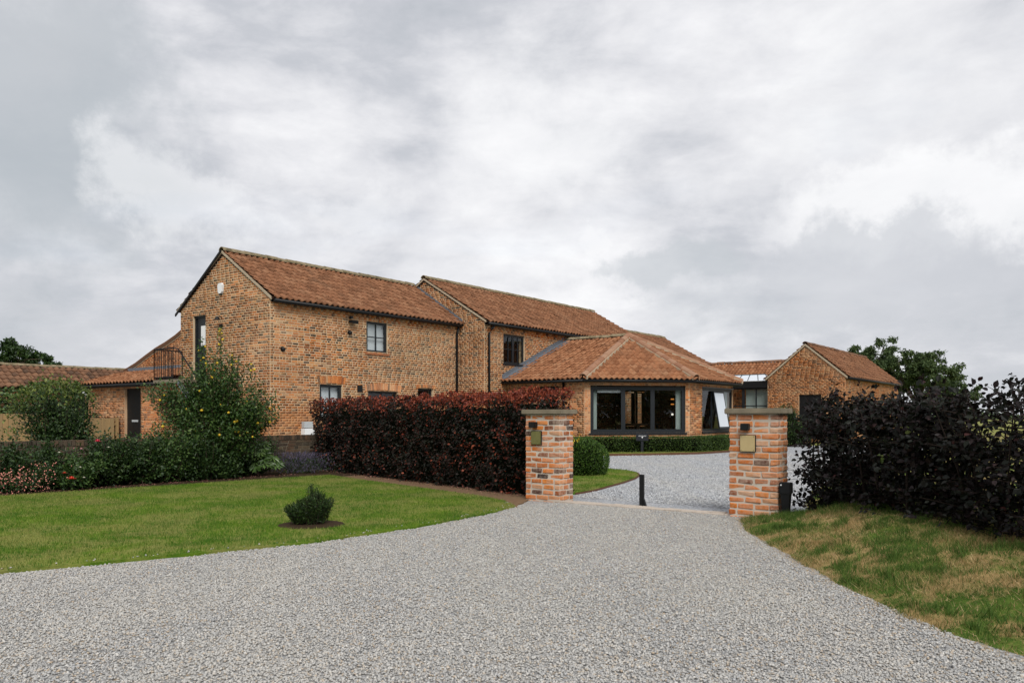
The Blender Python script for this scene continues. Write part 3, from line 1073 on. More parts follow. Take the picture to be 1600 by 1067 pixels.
# coarse green tufts, and bleached dead grass at the edge of the gravel and in the bald patches
tx_, ty_ = scatter([(2.3, 3.6), (6.2, 3.6), (6.2, 12.2), (3, 12.2)], 60)
tz_ = bank_z(tx_, ty_)
k = (tz_ > 0.015) & (np.abs(tx_) < 0.95 * ty_) & (wob(tx_, ty_, 1.7, 3.0) > -0.12)
tx_, ty_ = tx_[k], ty_[k]
nb = 40
rad = np.repeat(RNG.uniform(.03, .11, len(tx_)), nb) * np.sqrt(RNG.random(len(tx_) * nb))
an = RNG.uniform(0, 2 * PI, len(tx_) * nb)
bx_, by_ = np.repeat(tx_, nb) + rad * np.cos(an), np.repeat(ty_, nb) + rad * np.sin(an)
blades('grass_tufts', bx_, by_, bank_z(bx_, by_) - .006, np.repeat(RNG.uniform(.05, .11, len(tx_)), nb), 0.0065, 'grass_blade_tuft', grass_bank, lean=0.9)
x, y = scatter([(2.3, 3.4), (6.5, 3.4), (6.5, 11), (2.3, 11)], 2600)
t_ = x - np.interp(y, EY, EX)
z = bank_z(x, y)
k = (z > -0.02) & (np.abs(x) < 0.72 * y) & ((t_ < 0.22 * RNG.random(len(x))) | ((wob(x, y, 1.7, 3.0) < -0.15) & (RNG.random(len(x)) < .35)))
blades('dead_grass', x[k], y[k], z[k] - .002, 0.038, 0.005, 'dead_blade', grass_bank, lean=2.4)

# loose stones on the drive
DR = [(-7, 3.7), (3.3, 3.7), (2.75, 4.5), (2.55, 7), (2.75, 9.6), (3.0, 10.7), (0.8, 12.3), (0.1, 12.0), (-1.1, 9.6), (-3.1, 7.6), (-4.4, 6.75), (-7, 6.1)]
x, y = scatter(DR, 5000)
keep = RNG.random(len(x)) < np.interp(y, [4, 7, 10, 13], [1.0, 0.85, 0.55, 0.4])
k = keep & (np.abs(x) < 0.90 * y)
zz_ = RNG.uniform(0.001, 0.010, k.sum())
pebbles('gravel', x[k], y[k], zz_, 0.0088, 'gravel_stone_warm', driveway)
INNER = [(0.95, 13.3), (3.15, 11.6), (3.9, 11.2), (5.2, 14.4), (8.5, 20), (12, 26), (9.5, 30), (7, 28), (3.4, 26.9), (2.4, 21), (3.05, 19), (2.75, 17), (1.95, 15)]
x, y = scatter(INNER, 900)
k = RNG.random(len(x)) < np.interp(y, [12, 16, 20, 30], [1.0, .8, .45, .22])
x, y = x[k], y[k]
pebbles('gravel', x, y, RNG.uniform(0.001, 0.012, len(x)), 0.015, 'gravel_stone_blue', forecourt)
# stones kicked on to the grass edges
sx_, sy_ = [], []
for a, b in zip(LAWN[2:9], LAWN[3:10]):
    for _ in range(int(9 * math.dist(a, b))):
        q = random.random()
        sx_.append(a[0] + (b[0] - a[0]) * q - abs(random.gauss(0, .07)))
        sy_.append(a[1] + (b[1] - a[1]) * q + abs(random.gauss(0, .07)))
pebbles('stray_stones', np.array(sx_), np.array(sy_), np.full(len(sx_), .036), 0.010, 'gravel_stone_warm', driveway)

# a bare patch cut into the lawn for a shrub
bm = bmesh.new()
cv = bm.verts.new((HOLE_C[0], HOLE_C[1], 0.055))
ring = []
for kk in range(40):
    w_ = 2 * PI * kk / 40
    rr = HOLE_R * random.uniform(0.96, 1.03)
    ring.append(bm.verts.new((HOLE_C[0] + math.cos(w_) * rr, HOLE_C[1] + math.sin(w_) * rr, 0.031)))
for kk in range(40):
    bm.faces.new((cv, ring[kk], ring[(kk + 1) % 40]))
me = bpy.data.meshes.new('soil_patch')
bm.to_mesh(me)
bm.free()
me.materials.append(MATS['soil'])
structure('soil_patch', me)

# ------------------------------------------------------------------ gate pillars
def rough_brick(fr, x0, x1, y0, y1, z0, z1, jit=0.0055, bev=0.010):
    bm = bmesh.new()
    r = bmesh.ops.create_cube(bm, size=1.0)
    for v in bm.verts:
        a = (x0 + x1) / 2 + v.co.x * (x1 - x0)
        b = (y0 + y1) / 2 + v.co.y * (y1 - y0)
        c_ = (z0 + z1) / 2 + v.co.z * (z1 - z0)
        v.co = fr(a + random.gauss(0, jit), b + random.gauss(0, jit), c_ + random.gauss(0, jit * .7))
    bmesh.ops.bevel(bm, geom=bm.edges[:], offset=bev, segments=1, affect='EDGES', profile=0.6)
    me = bpy.data.meshes.new('brick')
    bm.to_mesh(me)
    bm.free()
    return me


def pillar(P, label):
    th = thing('gate_pillar', P, label, 'gate pillar', 'brick pillars of the gateway')
    fr = lambda x, y, z: P + G * x + U * y + Vector((0, 0, z))
    course = 0.0845
    n = 16
    top = n * course + 0.025
    mb = MB().box(fr, 0.008, PW - 0.008, 0.008, PT - 0.008, -0.1, top)
    core = part('mortar_core', mb, 'pillar_mortar', th)
    j = 0.017
    for i in range(n + 1):
        z0 = i * course - 0.055
        z1 = z0 + course - j
        cells = []
        if i % 2:
            cuts = [0, 0.215, 0.44, PW] if random.random() < .6 else [0, 0.11, 0.335, 0.55, PW]
            for (ya, yb) in ((0, 0.105), (PT - 0.105, PT)):
                cells += [(a + (j / 2 if a else 0), b - (j / 2 if b < PW else 0), ya, yb) for a, b in zip(cuts[:-1], cuts[1:])]
            for (xa, xb) in ((0, 0.105), (PW - 0.105, PW)):
                cells.append((xa, xb, 0.105 + j, PT - 0.105 - j))
        else:
            for (xa, xb) in ((0, 0.105), (PW - 0.105, PW)):
                cells += [(xa, xb, 0, 0.19), (xa, xb, 0.19 + j, PT)]
            m_ = 0.105 + j
            c_ = random.uniform(0.31, 0.36)
            for (ya, yb) in ((0, 0.105), (PT - 0.105, PT)):
                cells += [(m_, c_ - j / 2, ya, yb), (c_ + j / 2, PW - m_, ya, yb)]
        for (xa, xb, ya, yb) in cells:
            me = rough_brick(fr, xa, xb, ya, yb, z0, min(z1, top))
            me.materials.append(MATS['pillar_brick'])
            link('brick', me, core)
    bm = bmesh.new()
    bmesh.ops.create_cube(bm, size=1)
    for v in bm.verts:
        v.co = fr(PW / 2 + v.co.x * (PW + 0.10), PT / 2 + v.co.y * (PT + 0.10), top + 0.040 + v.co.z * 0.076)
    bmesh.ops.bevel(bm, geom=bm.edges[:], offset=0.010, segments=2, affect='EDGES')
    me = bpy.data.meshes.new('cap_stone')
    bm.to_mesh(me)
    bm.free()
    me.materials.append(MATS['stone_cap'])
    link('cap_stone', me, th)
    return fr


frL = pillar(PL, 'brick gate pillar with stone cap beside the tall red-tipped hedge')
frR = pillar(PR, 'brick gate pillar with bright brass plaque and keypad post beside the black hedge')


def on_pillar(fr, x0, x1, z0, z1, d0, d1, name, mat, bev=0.004):
    bm = bmesh.new()
    bmesh.ops.create_cube(bm, size=1)
    for v in bm.verts:
        v.co = fr((x0 + x1) / 2 + v.co.x * (x1 - x0), -(d0 + d1) / 2 + v.co.y * (d1 - d0), (z0 + z1) / 2 + v.co.z * (z1 - z0))
    bmesh.ops.bevel(bm, geom=bm.edges[:], offset=bev, segments=2, affect='EDGES')
    me = bpy.data.meshes.new(name)
    bm.to_mesh(me)
    bm.free()
    me.materials.append(MATS[mat])
    return me


def plaque(fr, x0, x1, z0, z1, face, label):
    th = thing('plaque', fr((x0 + x1) / 2, 0, z0), label, 'plaque')
    link('back_plate', on_pillar(fr, x0 - 0.008, x1 + 0.008, z0 - 0.008, z1 + 0.008, 0.004, 0.022, 'back_plate', 'black_metal'), th)
    link('face_plate', on_pillar(fr, x0, x1, z0, z1, 0.0225, 0.032, 'face_plate', face, 0.003), th)
    for sx in (x0 + 0.015, x1 - 0.015):
        for sz in (z0 + 0.015, z1 - 0.015):
            part('screw', MB().tube([fr(sx, -0.030, sz), fr(sx, -0.035, sz)], 0.005, 8), 'black_metal', th)


def pillar_lamp(fr, x0, x1, z0, z1, label):
    th = thing('wall_lamp', fr((x0 + x1) / 2, 0, z0), label, 'lamp')
    link('lamp_body', on_pillar(fr, x0, x1, z0, z1, 0.014, 0.10, 'lamp_body', 'black_metal', 0.006), th)
    link('mounting_plate', on_pillar(fr, x0 + .02, x1 - .02, z0 + .015, z1 - .015, 0.0, 0.0138, 'mounting_plate', 'black_metal', 0.002), th)


wl = Wall(PL, PL + G * PW, -U)
wr = Wall(PR, PR + G * PW, -U)


def rect_px(w, x0, x1, y0, y1):
    s0, s1 = w.s_px(x0), w.s_px(x1)
    sm = (s0 + s1) / 2
    return s0, s1, w.z_px(sm, y1), w.z_px(sm, y0)


plaque(frL, *rect_px(wl, 831.5, 846.5, 673.5, 694), 'brass_mirrored_green', 'greenish square brass plaque on the pillar beside the red-tipped hedge')
pillar_lamp(frL, *rect_px(wl, 831, 841, 659, 668), 'small black box lamp above the greenish plaque')
plaque(frR, *rect_px(wr, 1157.5, 1180.5, 680, 705), 'brass', 'bright gold brass plaque on the pillar by the keypad post')
pillar_lamp(frR, *rect_px(wr, 1160.5, 1172.5, 661.5, 672), 'small black box lamp above the bright gold plaque')

# keypad on its tapered post at the near pillar's side
kp = PR + G * (PW + 0.10) + U * 0.02
kz = float(bank_z(np.array([kp.x]), np.array([kp.y]))[0])
th = thing('keypad_post', (kp.x, kp.y, kz), 'black keypad box on a tapered post at the foot of the pillar', 'keypad')
fk = lambda x, y, z: kp + G * x + U * y + Vector((0, 0, z))
zt = EYE - (753 - HORIZON) * kp.y / FPX
mb = MB()
mb.hexa([fk(-.030, -.03, kz - .1), fk(.030, -.03, kz - .1), fk(.030, .03, kz - .1), fk(-.030, .03, kz - .1), fk(-.058, -.05, zt - .150), fk(.058, -.05, zt - .150), fk(.058, .05, zt - .150), fk(-.058, .05, zt - .150)])
part('post', mb, 'black_metal', th)
bm = bmesh.new()
bmesh.ops.create_cube(bm, size=1)
for v in bm.verts:
    v.co = fk(v.co.x * 0.145, v.co.y * 0.12, zt - 0.075 + v.co.z * 0.148)
bmesh.ops.bevel(bm, geom=bm.edges[:], offset=0.008, segments=2, affect='EDGES')
me = bpy.data.meshes.new('keypad_box')
bm.to_mesh(me)
bm.free()
me.materials.append(MATS['black_metal'])
kb = link('keypad_box', me, th)
part('button', MB().tube([fk(-0.045, -0.058, zt - 0.035), fk(-0.045, -0.066, zt - 0.035)], 0.010, 10), 'letter_white', kb)

# the bollard in the middle of the gateway
bp = Vector((1.96, 12.02, 0))
th = thing('bollard', bp, 'short black square bollard standing in the middle of the gateway', 'bollard')
fb = lambda x, y, z: bp + G * x + U * y + Vector((0, 0, z))
bm = bmesh.new()
bmesh.ops.create_cube(bm, size=1)
for v in bm.verts:
    v.co = fb(v.co.x * 0.062, v.co.y * 0.062, 0.215 + v.co.z * 0.51)
bmesh.ops.bevel(bm, geom=bm.edges[:], offset=0.006, segments=2, affect='EDGES')
me = bpy.data.meshes.new('post')
bm.to_mesh(me)
bm.free()
me.materials.append(MATS['black_metal'])
link('post', me, th)
part('foot_bracket', MB().hexa([fb(.032, -.02, 0), fb(.075, -.02, 0), fb(.075, .02, 0), fb(.032, .02, 0), fb(.032, -.02, .10), fb(.045, -.02, .09), fb(.045, .02, .09), fb(.032, .02, .10)]), 'black_metal', th)

# the row of setts across the gateway
sA = PL + G * (PW + 0.0) + U * 0.02
sl = (PR - PL).dot(G) - PW
th = thing('brick_threshold', sA + G * (sl / 2), 'row of pale bricks laid flush across the gravel between the pillars', 'threshold')
fs_ = lambda x, y, z: sA + G * x + U * y + Vector((0, 0, z))
for r_ in range(2):
    x_ = -0.05 if r_ else -0.02
    while x_ < sl - 0.03:
        l_ = random.uniform(0.20, 0.235)
        me = rough_brick(fs_, x_, min(x_ + l_ - 0.012, sl + 0.02), r_ * 0.113, r_ * 0.113 + 0.102, -0.05, 0.022 + random.uniform(-.006, .004), 0.003, 0.006)
        me.materials.append(MATS['sett_pale'])
        link('brick', me, th)
        x_ += l_

def dogtooth(par, w, lim, ez):
    """two courses of bricks set cornerwise under the gutter"""
    for row in range(2):
        mb = MB()
        s_ = 0.15 + row * 0.115
        pr_ = .085 - row * .02
        while s_ < lim:
            z_ = ez - 0.20 - row * 0.098 + random.gauss(0, .004)
            mb.hexa([w(s_, -.01, z_), w(s_ + .08, pr_, z_), w(s_ + .16, -.01, z_), w(s_ + .08, -.02, z_), w(s_, -.01, z_ + .074), w(s_ + .08, pr_, z_ + .074), w(s_ + .16, -.01, z_ + .074), w(s_ + .08, -.02, z_ + .074)])
            s_ += 0.232
        me = mb.mesh('dogtooth_course', 'house_brick')
        at = me.attributes.new('rnd', 'FLOAT', 'POINT')
        at.data.foreach_set('value', np.repeat(RNG.random(len(me.vertices) // 8), 8).astype(np.float32))
        link('dogtooth_course', me, par, 'stuff')


# ------------------------------------------------------------------ the long brick house (left block)
A1, B1, E1, R1 = 8.735, 4.90, 4.90, 6.47
RB1 = B1 / 2
HB = ('house_brick', 'mortar')
house = thing('brick_house', W(A1 / 2, B1 / 2), 'two-storey brick house with pantile roof and gable end towards the lawn', 'house')
wf = Wall(W(0, 0), W(A1, 0), -V)              # front, faces the drive
wg = Wall(W(0, 0), W(0, B1), -U)              # gable end


def op_px(w, x0, x1, y0, y1):
    s0, s1 = sorted((w.s_px(x0), w.s_px(x1)))
    sm = (s0 + s1) / 2
    return s0, s1, w.z_px(sm, y1), w.z_px(sm, y0)


w_up = op_px(wf, 572.5, 605.5, 502.5, 552)
w_lo = op_px(wf, 499.5, 535, 600, 640)
w_a1 = op_px(wf, 575, 622, 611, 648)
w_a1 = (w_a1[0], w_a1[1], 0.6, w_a1[3])
w_a2 = op_px(wf, 653, 677, 607, 648)
w_a2 = (w_a2[0], w_a2[1], 0.6, w_a2[3])
w_lo = (w_lo[0], w_lo[1], w_lo[3] - 1.15, w_lo[3])
brickwork(wf, house, lambda z: [(0, A1)], 0, E1 + 0.1, 0.079, HB, name='front_wall', joint=0.026, single=220, single_ok=lambda c: c.z > 1.9, openings=[w_up, w_lo, w_a1, w_a2], proud=0.008)
door_g = op_px(wg, 321.5, 305, 492.5, 600)
door_g = (door_g[0], door_g[1] + 0.12, 2.55, door_g[3])


def gable_span(z, half=RB1, full=B1, eave=E1, ridge=R1):
    if z <= eave:
        return [(0, full)]
    k_ = half * (z - eave) / (ridge - eave)
    return [(k_, full - k_)]


brickwork(wg, house, gable_span, 0, R1 - 0.02, 0.079, HB, name='gable_wall', joint=0.026, single=80, single_ok=lambda c: c.z > 2.6, openings=[door_g], proud=0.008)
mb = MB()
mb.quad(W(0, B1, 0), W(A1, B1, 0), W(A1, B1, E1), W(0, B1, E1))
part('rear_wall', mb, 'mortar', house)
ov = 0.16
k_ = (R1 - E1) / RB1
rf = roof_slope(house, [W(-0.03, -ov, E1 - ov * k_ + .10), W(A1 - .02, -ov, E1 - ov * k_ + .10), W(A1 - .02, RB1, R1 + .10), W(-0.03, RB1, R1 + .10)], 0.222, 0.30, 'roof_tile', single=300)
roof_slope(house, [W(A1 - .02, B1 + ov, E1 - ov * k_ + .10), W(-.03, B1 + ov, E1 - ov * k_ + .10), W(-.03, RB1, R1 + .10), W(A1 - .02, RB1, R1 + .10)], 0.222, 0.30, 'roof_tile', name='rear_roof')
ridge_tiles(rf, W(-.04, RB1, R1 + .19), W(A1 - .05, RB1, R1 + .19), 'ridge_stone', 0.14)
verge(house, [W(-.02, -ov * .7, E1 - ov * k_ + .13), W(-.02, RB1, R1 + .16), W(-.02, B1 + ov, E1 - ov * k_ + .13)], -U, 0.075, 0.032)
part('barge_board', MB().hexa([W(-.05, B1 + ov + .05, E1 - .18), W(-.09, B1 + ov + .05, E1 - .18), W(-.09, RB1, R1 + .11), W(-.05, RB1, R1 + .11), W(-.05, B1 + ov + .05, E1 - .10), W(-.09, B1 + ov + .05, E1 - .10), W(-.09, RB1, R1 + .19), W(-.05, RB1, R1 + .19)]), 'black_metal', house)
gutter(house, W(0.02, -ov - .04, E1 - .07), W(A1 - .1, -ov - .04, E1 - .07), 0.062)
part('fascia', MB().box(lambda x, y, z: W(x, y, z), 0.02, A1 - .02, -0.06, -0.02, E1 - 0.10, E1 + 0.03), 'black_metal', house)
# dogtooth course under the gutter
dogtooth(house, wf, A1 - 0.3, E1)
window(house, wf, *w_up, 2, 2, recess=0.05, fw=0.10, bar=0.035, blind=(0.0, 1.0), sill='sill_clay')
window(house, wf, *w_lo, 2, 1, recess=0.06, fw=0.11, bar=0.035, blind=(0.0, 1.0), sill=None)
for wa in (w_a1, w_a2):
    window(house, wf, *wa, 2, 1, recess=0.10, fw=0.08, bar=0.04, sill=None)


def arch(w, s0, s1, z, h, par, mat, rise=0.06):
    n_ = int((s1 - s0) / 0.078)
    for i in range(n_):
        a = s0 + (s1 - s0) * i / n_ + 0.005
        b = s0 + (s1 - s0) * (i + 1) / n_ - 0.005
        c_ = ((a + b) / 2 - (s0 + s1) / 2) / ((s1 - s0) / 2)
        lift = rise * (1 - c_ * c_) - rise * 0.4
        tlt = c_ * 0.045
        me = MB().hexa([w(a, .0, z + lift), w(b, .0, z + lift), w(b, -.05, z + lift), w(a, -.05, z + lift), w(a + tlt, .0, z + lift + h), w(b + tlt, .0, z + lift + h), w(b + tlt, -.05, z + lift + h), w(a + tlt, -.05, z + lift + h)])
        for q in range(8):
            if q in (0, 1, 4, 5):
                p_ = Vector(me.v[q]) + w.o * 0.018
                me.v[q] = tuple(p_)
        part('arch_brick', me, mat, par)


arch(wf, w_a1[0] - .12, w_a1[1] + .12, w_a1[3], 0.23, house, 'arch' if 'arch' in MATS else 'garden_brick')
arch(wf, w_a2[0] - .08, w_a2[1] + .08, w_a2[3], 0.12, house, 'house_brick')
arch(wf, w_lo[0] - .06, w_lo[1] + .10, w_lo[3] + .02, 0.22, house, 'house_brick', 0.02)
# air vents and brick ties
sv, zv = wf.s_px(562), 0
part('vent', MB().box(wf, sv - .11, sv + .11, 0.0, 0.03, wf.z_px(sv, 612.5), wf.z_px(sv, 602)), 'black_metal', house)
for (px_, py_) in ((441.5, 545.5), (546, 520)):
    s_ = wf.s_px(px_)
    part('vent', MB().tube([wf(s_, 0, wf.z_px(s_, py_)), wf(s_, .09, wf.z_px(s_, py_) - .01)], [0.085, 0.05], 10), 'black_metal', house, smooth=True)
# gable door
dd = MB().box(wg, door_g[0] + .07, door_g[1] - .07, -0.16, -0.11, door_g[2], door_g[3] - .07)
dr = part('door', dd, 'anthracite', house)
mb = MB()
mb.box(wg, door_g[0], door_g[0] + .07, -0.15, -0.07, door_g[2], door_g[3])
mb.box(wg, door_g[1] - .07, door_g[1], -0.15, -0.07, door_g[2], door_g[3])
mb.box(wg, door_g[0] + .07, door_g[1] - .07, -0.15, -0.07, door_g[3] - .07, door_g[3])
part('door_frame', mb, 'anthracite', dr)
part('pane', MB().box(wg, door_g[0] + .18, door_g[1] - .30, -0.113, -0.105, door_g[3] - 1.0, door_g[3] - .34), 'white_plastic', dr)
drainpipe(house, [W(A1 - .22, -ov, E1 - .1), W(A1 - .22, -.06, E1 - .4), W(A1 - .22, -.06, 0)], 0.045)

# things fixed to the house
sa, za = wg.s_px(346.5), 0
za = wg.z_px(sa, 451)
th = thing('alarm_box', wg(sa, 0, za - .2), 'white shield-shaped alarm box high on the gable wall', 'alarm')
mb = MB()
pr = [(-.125, .10), (-.07, .165), (.07, .165), (.125, .10), (.105, -.10), (.05, -.165), (-.05, -.165), (-.105, -.10)]
mb.f.append(tuple(range(8)))
mb.f.append(tuple(range(15, 7, -1)))
for q in range(8):
    mb.f.append((q, (q + 1) % 8, 8 + (q + 1) % 8, 8 + q))
mb.v = [tuple(wg(sa + a_, .075, za + b_)) for a_, b_ in pr] + [tuple(wg(sa + a_ * 1.08, 0.0, za + b_ * 1.08)) for a_, b_ in pr]
mb.n = 16
part('cover', mb, 'white_plastic', th)
part('base', MB().box(wg, sa - .055, sa + .055, 0.0, .07, za - .205, za - .16), 'black_metal', th)

sl_ = wg.s_px(347)
zl = wg.z_px(sl_, 499)
th = thing('wall_lamp', wg(sl_, 0, zl), 'small black swan-neck lamp beside the gable door', 'lamp')
part('bracket', MB().tube([wg(sl_, 0, zl + .05), wg(sl_, .10, zl + .10), wg(sl_, .17, zl + .04)], 0.014, 6), 'black_metal', th)
part('lamp_shade', MB().tube([wg(sl_, .17, zl + .08), wg(sl_, .17, zl - .02)], [0.03, 0.095], 10), 'black_metal', th)
part('sensor', MB().tube([wg(sl_, .0, zl - .20), wg(sl_, .08, zl - .21)], [0.055, 0.05], 8), 'black_metal', th)

sf = wf.s_px(548)
zf = wf.z_px(sf, 502)
th = thing('floodlight', wf(sf, 0, zf), 'black floodlight and camera under the gutter beside the upper window', 'floodlight')
part('arm', MB().tube([wf(sf - .05, 0, zf + .12), wf(sf - .05, .12, zf + .12)], 0.05, 8), 'black_metal', th)
part('lamp_head', MB().hexa([wf(sf - .13, .03, zf - .06), wf(sf + .17, .03, zf - .06), wf(sf + .17, .20, zf - .09), wf(sf - .13, .20, zf - .09), wf(sf - .10, .02, zf + .02), wf(sf + .15, .02, zf + .02), wf(sf + .15, .22, zf + .015), wf(sf - .10, .22, zf + .015)]), 'black_metal', th)

sm_ = wf.s_px(478)
th = thing('meter_box', wf(sm_, 0, .9), 'pale grey meter boxes low on the house wall beside the dark hedge end', 'meter box')
part('upper_box', MB().box(wf, sm_ - .17, sm_ + .17, 0, .14, wf.z_px(sm_, 668), wf.z_px(sm_, 658.5)), 'grey_plastic', th)
part('lower_box', MB().box(wf, sm_ - .19, sm_ + .20, 0, .18, wf.z_px(sm_, 681), wf.z_px(sm_, 669)), 'white_plastic', th)

# ------------------------------------------------------------------ the taller block behind
A2a, A2b = A1, A1 + 13.02
F2, RB2, E2, R2 = -1.243, 1.861, 4.93, 6.73
BK2 = 2 * RB2 - F2
block = thing('brick_house', W((A2a + A2b) / 2, RB2), 'taller brick block with a pantile roof joining the long house to the hipped room', 'house')
w2 = Wall(W(A2a, F2), W(A2b, F2), -V)
w2g = Wall(W(A2a, F2), W(A2a, BK2), -U)
w2_win = op_px(w2, 786.5, 819.5, 524, 569)
brickwork(w2, block, lambda z: [(0, A2b - A2a)], 0, E2 + .08, 0.079, HB, name='front_wall', joint=0.025, openings=[w2_win], proud=0.008)


def g2(z):
    if z <= E2:
        return [(0, BK2 - F2)]
    q = (RB2 - F2) * (z - E2) / (R2 - E2)
    return [(q, BK2 - F2 - q)]


brickwork(w2g, block, g2, 0, R2 - .02, 0.079, HB, name='gable_wall', joint=0.025, proud=0.008)
mb = MB()
mb.quad(W(A2a, BK2, 0), W(A2b, BK2, 0), W(A2b, BK2, E2), W(A2a, BK2, E2))
mb.quad(W(A2b, F2, 0), W(A2b, BK2, 0), W(A2b, BK2, E2), W(A2b, RB2, R2), W(A2b, F2, E2))
part('rear_wall', mb, 'mortar', block)
k2 = (R2 - E2) / (RB2 - F2)
rf = roof_slope(block, [W(A2a - .03, F2 - ov, E2 - ov * k2 + .10), W(A2b + .1, F2 - ov, E2 - ov * k2 + .10), W(A2b + .1, RB2, R2 + .10), W(A2a - .03, RB2, R2 + .10)], 0.222, 0.30, 'roof_tile')
roof_slope(block, [W(A2b + .1, BK2 + ov, E2 - ov * k2 + .10), W(A2a - .03, BK2 + ov, E2 - ov * k2 + .10), W(A2a - .03, RB2, R2 + .10), W(A2b + .1, RB2, R2 + .10)], 0.222, 0.30, 'roof_tile', name='rear_roof')
ridge_tiles(rf, W(A2a - .05, RB2, R2 + .19), W(A2b + .1, RB2, R2 + .19), 'ridge_stone', 0.14)
verge(block, [W(A2a - .02, F2 - ov * .7, E2 - ov * k2 + .13), W(A2a - .02, RB2, R2 + .16), W(A2a - .02, BK2 + ov, E2 - ov * k2 + .13)], -U, 0.07, 0.032)
gutter(block, W(A2a + .02, F2 - ov - .04, E2 - .07), W(A2a + 7.5, F2 - ov - .04, E2 - .07))
part('fascia', MB().box(lambda x, y, z: W(x, y, z), A2a + .02, A2a + 7, F2 - .06, F2 - .02, E2 - .10, E2 + .03), 'black_metal', block)
dogtooth(block, w2, 6.5, E2)
window(block, w2, *w2_win, 4, 2, recess=0.05, fw=0.075, bar=0.028, mull=0.12, sill='anthracite')
drainpipe(block, [W(A2a + .42, F2 - ov, E2 - .1), W(A2a + .30, F2 - ov * .8, E2 - .25), W(A2a + .22, F2 - .06, E2 - .42), W(A2a + .22, F2 - .06, 0)], 0.045)
# lead flashing where the long house's roof meets this gable
def flashing(par, wall, pts, th=0.012, wid=0.17):
    mb = MB()
    for (s0, z0), (s1, z1) in zip(pts[:-1], pts[1:]):
        mb.hexa([wall(s0, .012, z0 - .02), wall(s1, .012, z1 - .02), wall(s1, .012 + th, z1 - .02), wall(s0, .012 + th, z0 - .02),
                 wall(s0, .012, z0 + wid), wall(s1, .012, z1 + wid), wall(s1, .012 + th, z1 + wid), wall(s0, .012 + th, z0 + wid)])
    return part('lead_flashing', mb, 'lead', par)


o_ = -F2
flashing(block, w2g, [(o_ - ov + i * (RB1 + ov) / 10, E1 - ov * k_ + .12 + i * (RB1 + ov) * k_ / 10) for i in range(11)])
mb = MB()
mb.hexa([W(A1 - .30, -ov, E1 - ov * k_ + .145), W(A1 - .01, -ov, E1 - ov * k_ + .145), W(A1 - .01, RB1, R1 + .145), W(A1 - .30, RB1, R1 + .145),
         W(A1 - .30, -ov, E1 - ov * k_ + .165), W(A1 - .01, -ov, E1 - ov * k_ + .175), W(A1 - .01, RB1, R1 + .175), W(A1 - .30, RB1, R1 + .165)])
part('lead_gutter', mb, 'lead', block)

# lower roof that carries on behind it
A3 = A2b + 8.4
R3, E3 = 6.05, 4.3
low = thing('brick_house', W((A2b + A3) / 2, RB2), 'low rear roof with mossy ridge showing just behind the hipped roof', 'house')
mb = MB()
mb.quad(W(A2b + .1, F2, 0), W(A3, F2, 0), W(A3, F2, E3), W(A2b + .1, F2, E3))
mb.quad(W(A3, F2, 0), W(A3, BK2, 0), W(A3, BK2, E3), W(A3, RB2, R3), W(A3, F2, E3))
mb.quad(W(A2b + .1, BK2, 0), W(A3, BK2, 0), W(A3, BK2, E3), W(A2b + .1, BK2, E3))
part('wall', mb, 'mortar', low)
rf = roof_slope(low, [W(A2b + .12, F2 - .1, E3), W(A3 + .1, F2 - .1, E3), W(A3 + .1, RB2, R3 + .05), W(A2b + .12, RB2, R3 + .05)], 0.25, 0.32, 'roof_tile')
roof_slope(low, [W(A3 + .1, BK2 + .1, E3), W(A2b + .12, BK2 + .1, E3), W(A2b + .12, RB2, R3 + .05), W(A3 + .1, RB2, R3 + .05)], 0.25, 0.32, 'roof_tile', name='rear_roof')
ridge_tiles(rf, W(A2b + .12, RB2, R3 + .12), W(A3 + .1, RB2, R3 + .12), 'ridge_stone', 0.16)

# ------------------------------------------------------------------ the hipped garden room
GA = 9.81
def Q(p, q, z=0.0):
    return W(GA + p, F2 - q, z)


EZ, AZ = 2.70, 4.59
room = thing('garden_room', Q(4.6, 3.4), 'single-storey brick garden room with hipped pantile roof and wide dark windows', 'house')
EV = [(0, 0), (0, 3.72), (3.03, 6.75), (7.57, 6.75), (9.24, 5.08), (9.24, 0)]
AP, RG = (4.62, 3.056), (4.62, 0.0)
IN = 0.32
c45 = IN * math.tan(PI / 8)
WV = [(IN, 0.0), (IN, 3.72 - c45), (3.03 + c45, 6.75 - IN), (7.57 - c45, 6.75 - IN), (9.24 - IN, 5.08 - c45), (9.24 - IN, 0)]
GB = ('garden_brick', 'garden_mortar')
WT = EZ - 0.10


def rw(i, out):
    return Wall(Q(*WV[i]), Q(*WV[i + 1]), out)


wl_ = rw(0, -U)
wc = rw(1, (-U - V))
we = rw(2, -V)
ws = rw(4, U)
win_c = op_px(wc, 922.5, 1071, 604, 676)
win_e = op_px(we, 1097, 1145, 606, 673)
win_l = op_px(wl_, 842, 873, 605, 676)
s_b = 0.55
win_s = [(3.4, 3.75, 0.9, 2.45), (3.95, 4.45, 0.9, 2.45)]
zc0, zc1 = win_c[2], win_c[3]
win_e = (win_e[0], win_e[1], zc0 + .02, zc1)
win_l = (win_l[0], win_l[1], zc0 + .02, zc1)
vis = lambda c: c.z > 0.75
brickwork(wl_, room, lambda z: [(0, wl_.L)], 0, WT, 0.08, GB, name='side_wall', openings=[win_l], single=40, single_ok=vis)
brickwork(wc, room, lambda z: [(0, wc.L)], 0, WT, 0.08, GB, name='front_wall', openings=[win_c], single=190, single_ok=vis)
brickwork(we, room, lambda z: [(0, we.L)], 0, WT, 0.08, GB, name='end_wall', openings=[win_e], single=60, single_ok=vis)
brickwork(rw(3, (U - V)), room, lambda z: [(0, rw(3, U).L)], 0, WT, 0.08, GB, name='corner_wall')
brickwork(ws, room, lambda z: [(0, ws.L)], 0, WT, 0.08, GB, name='far_wall', openings=win_s)
mb = MB()
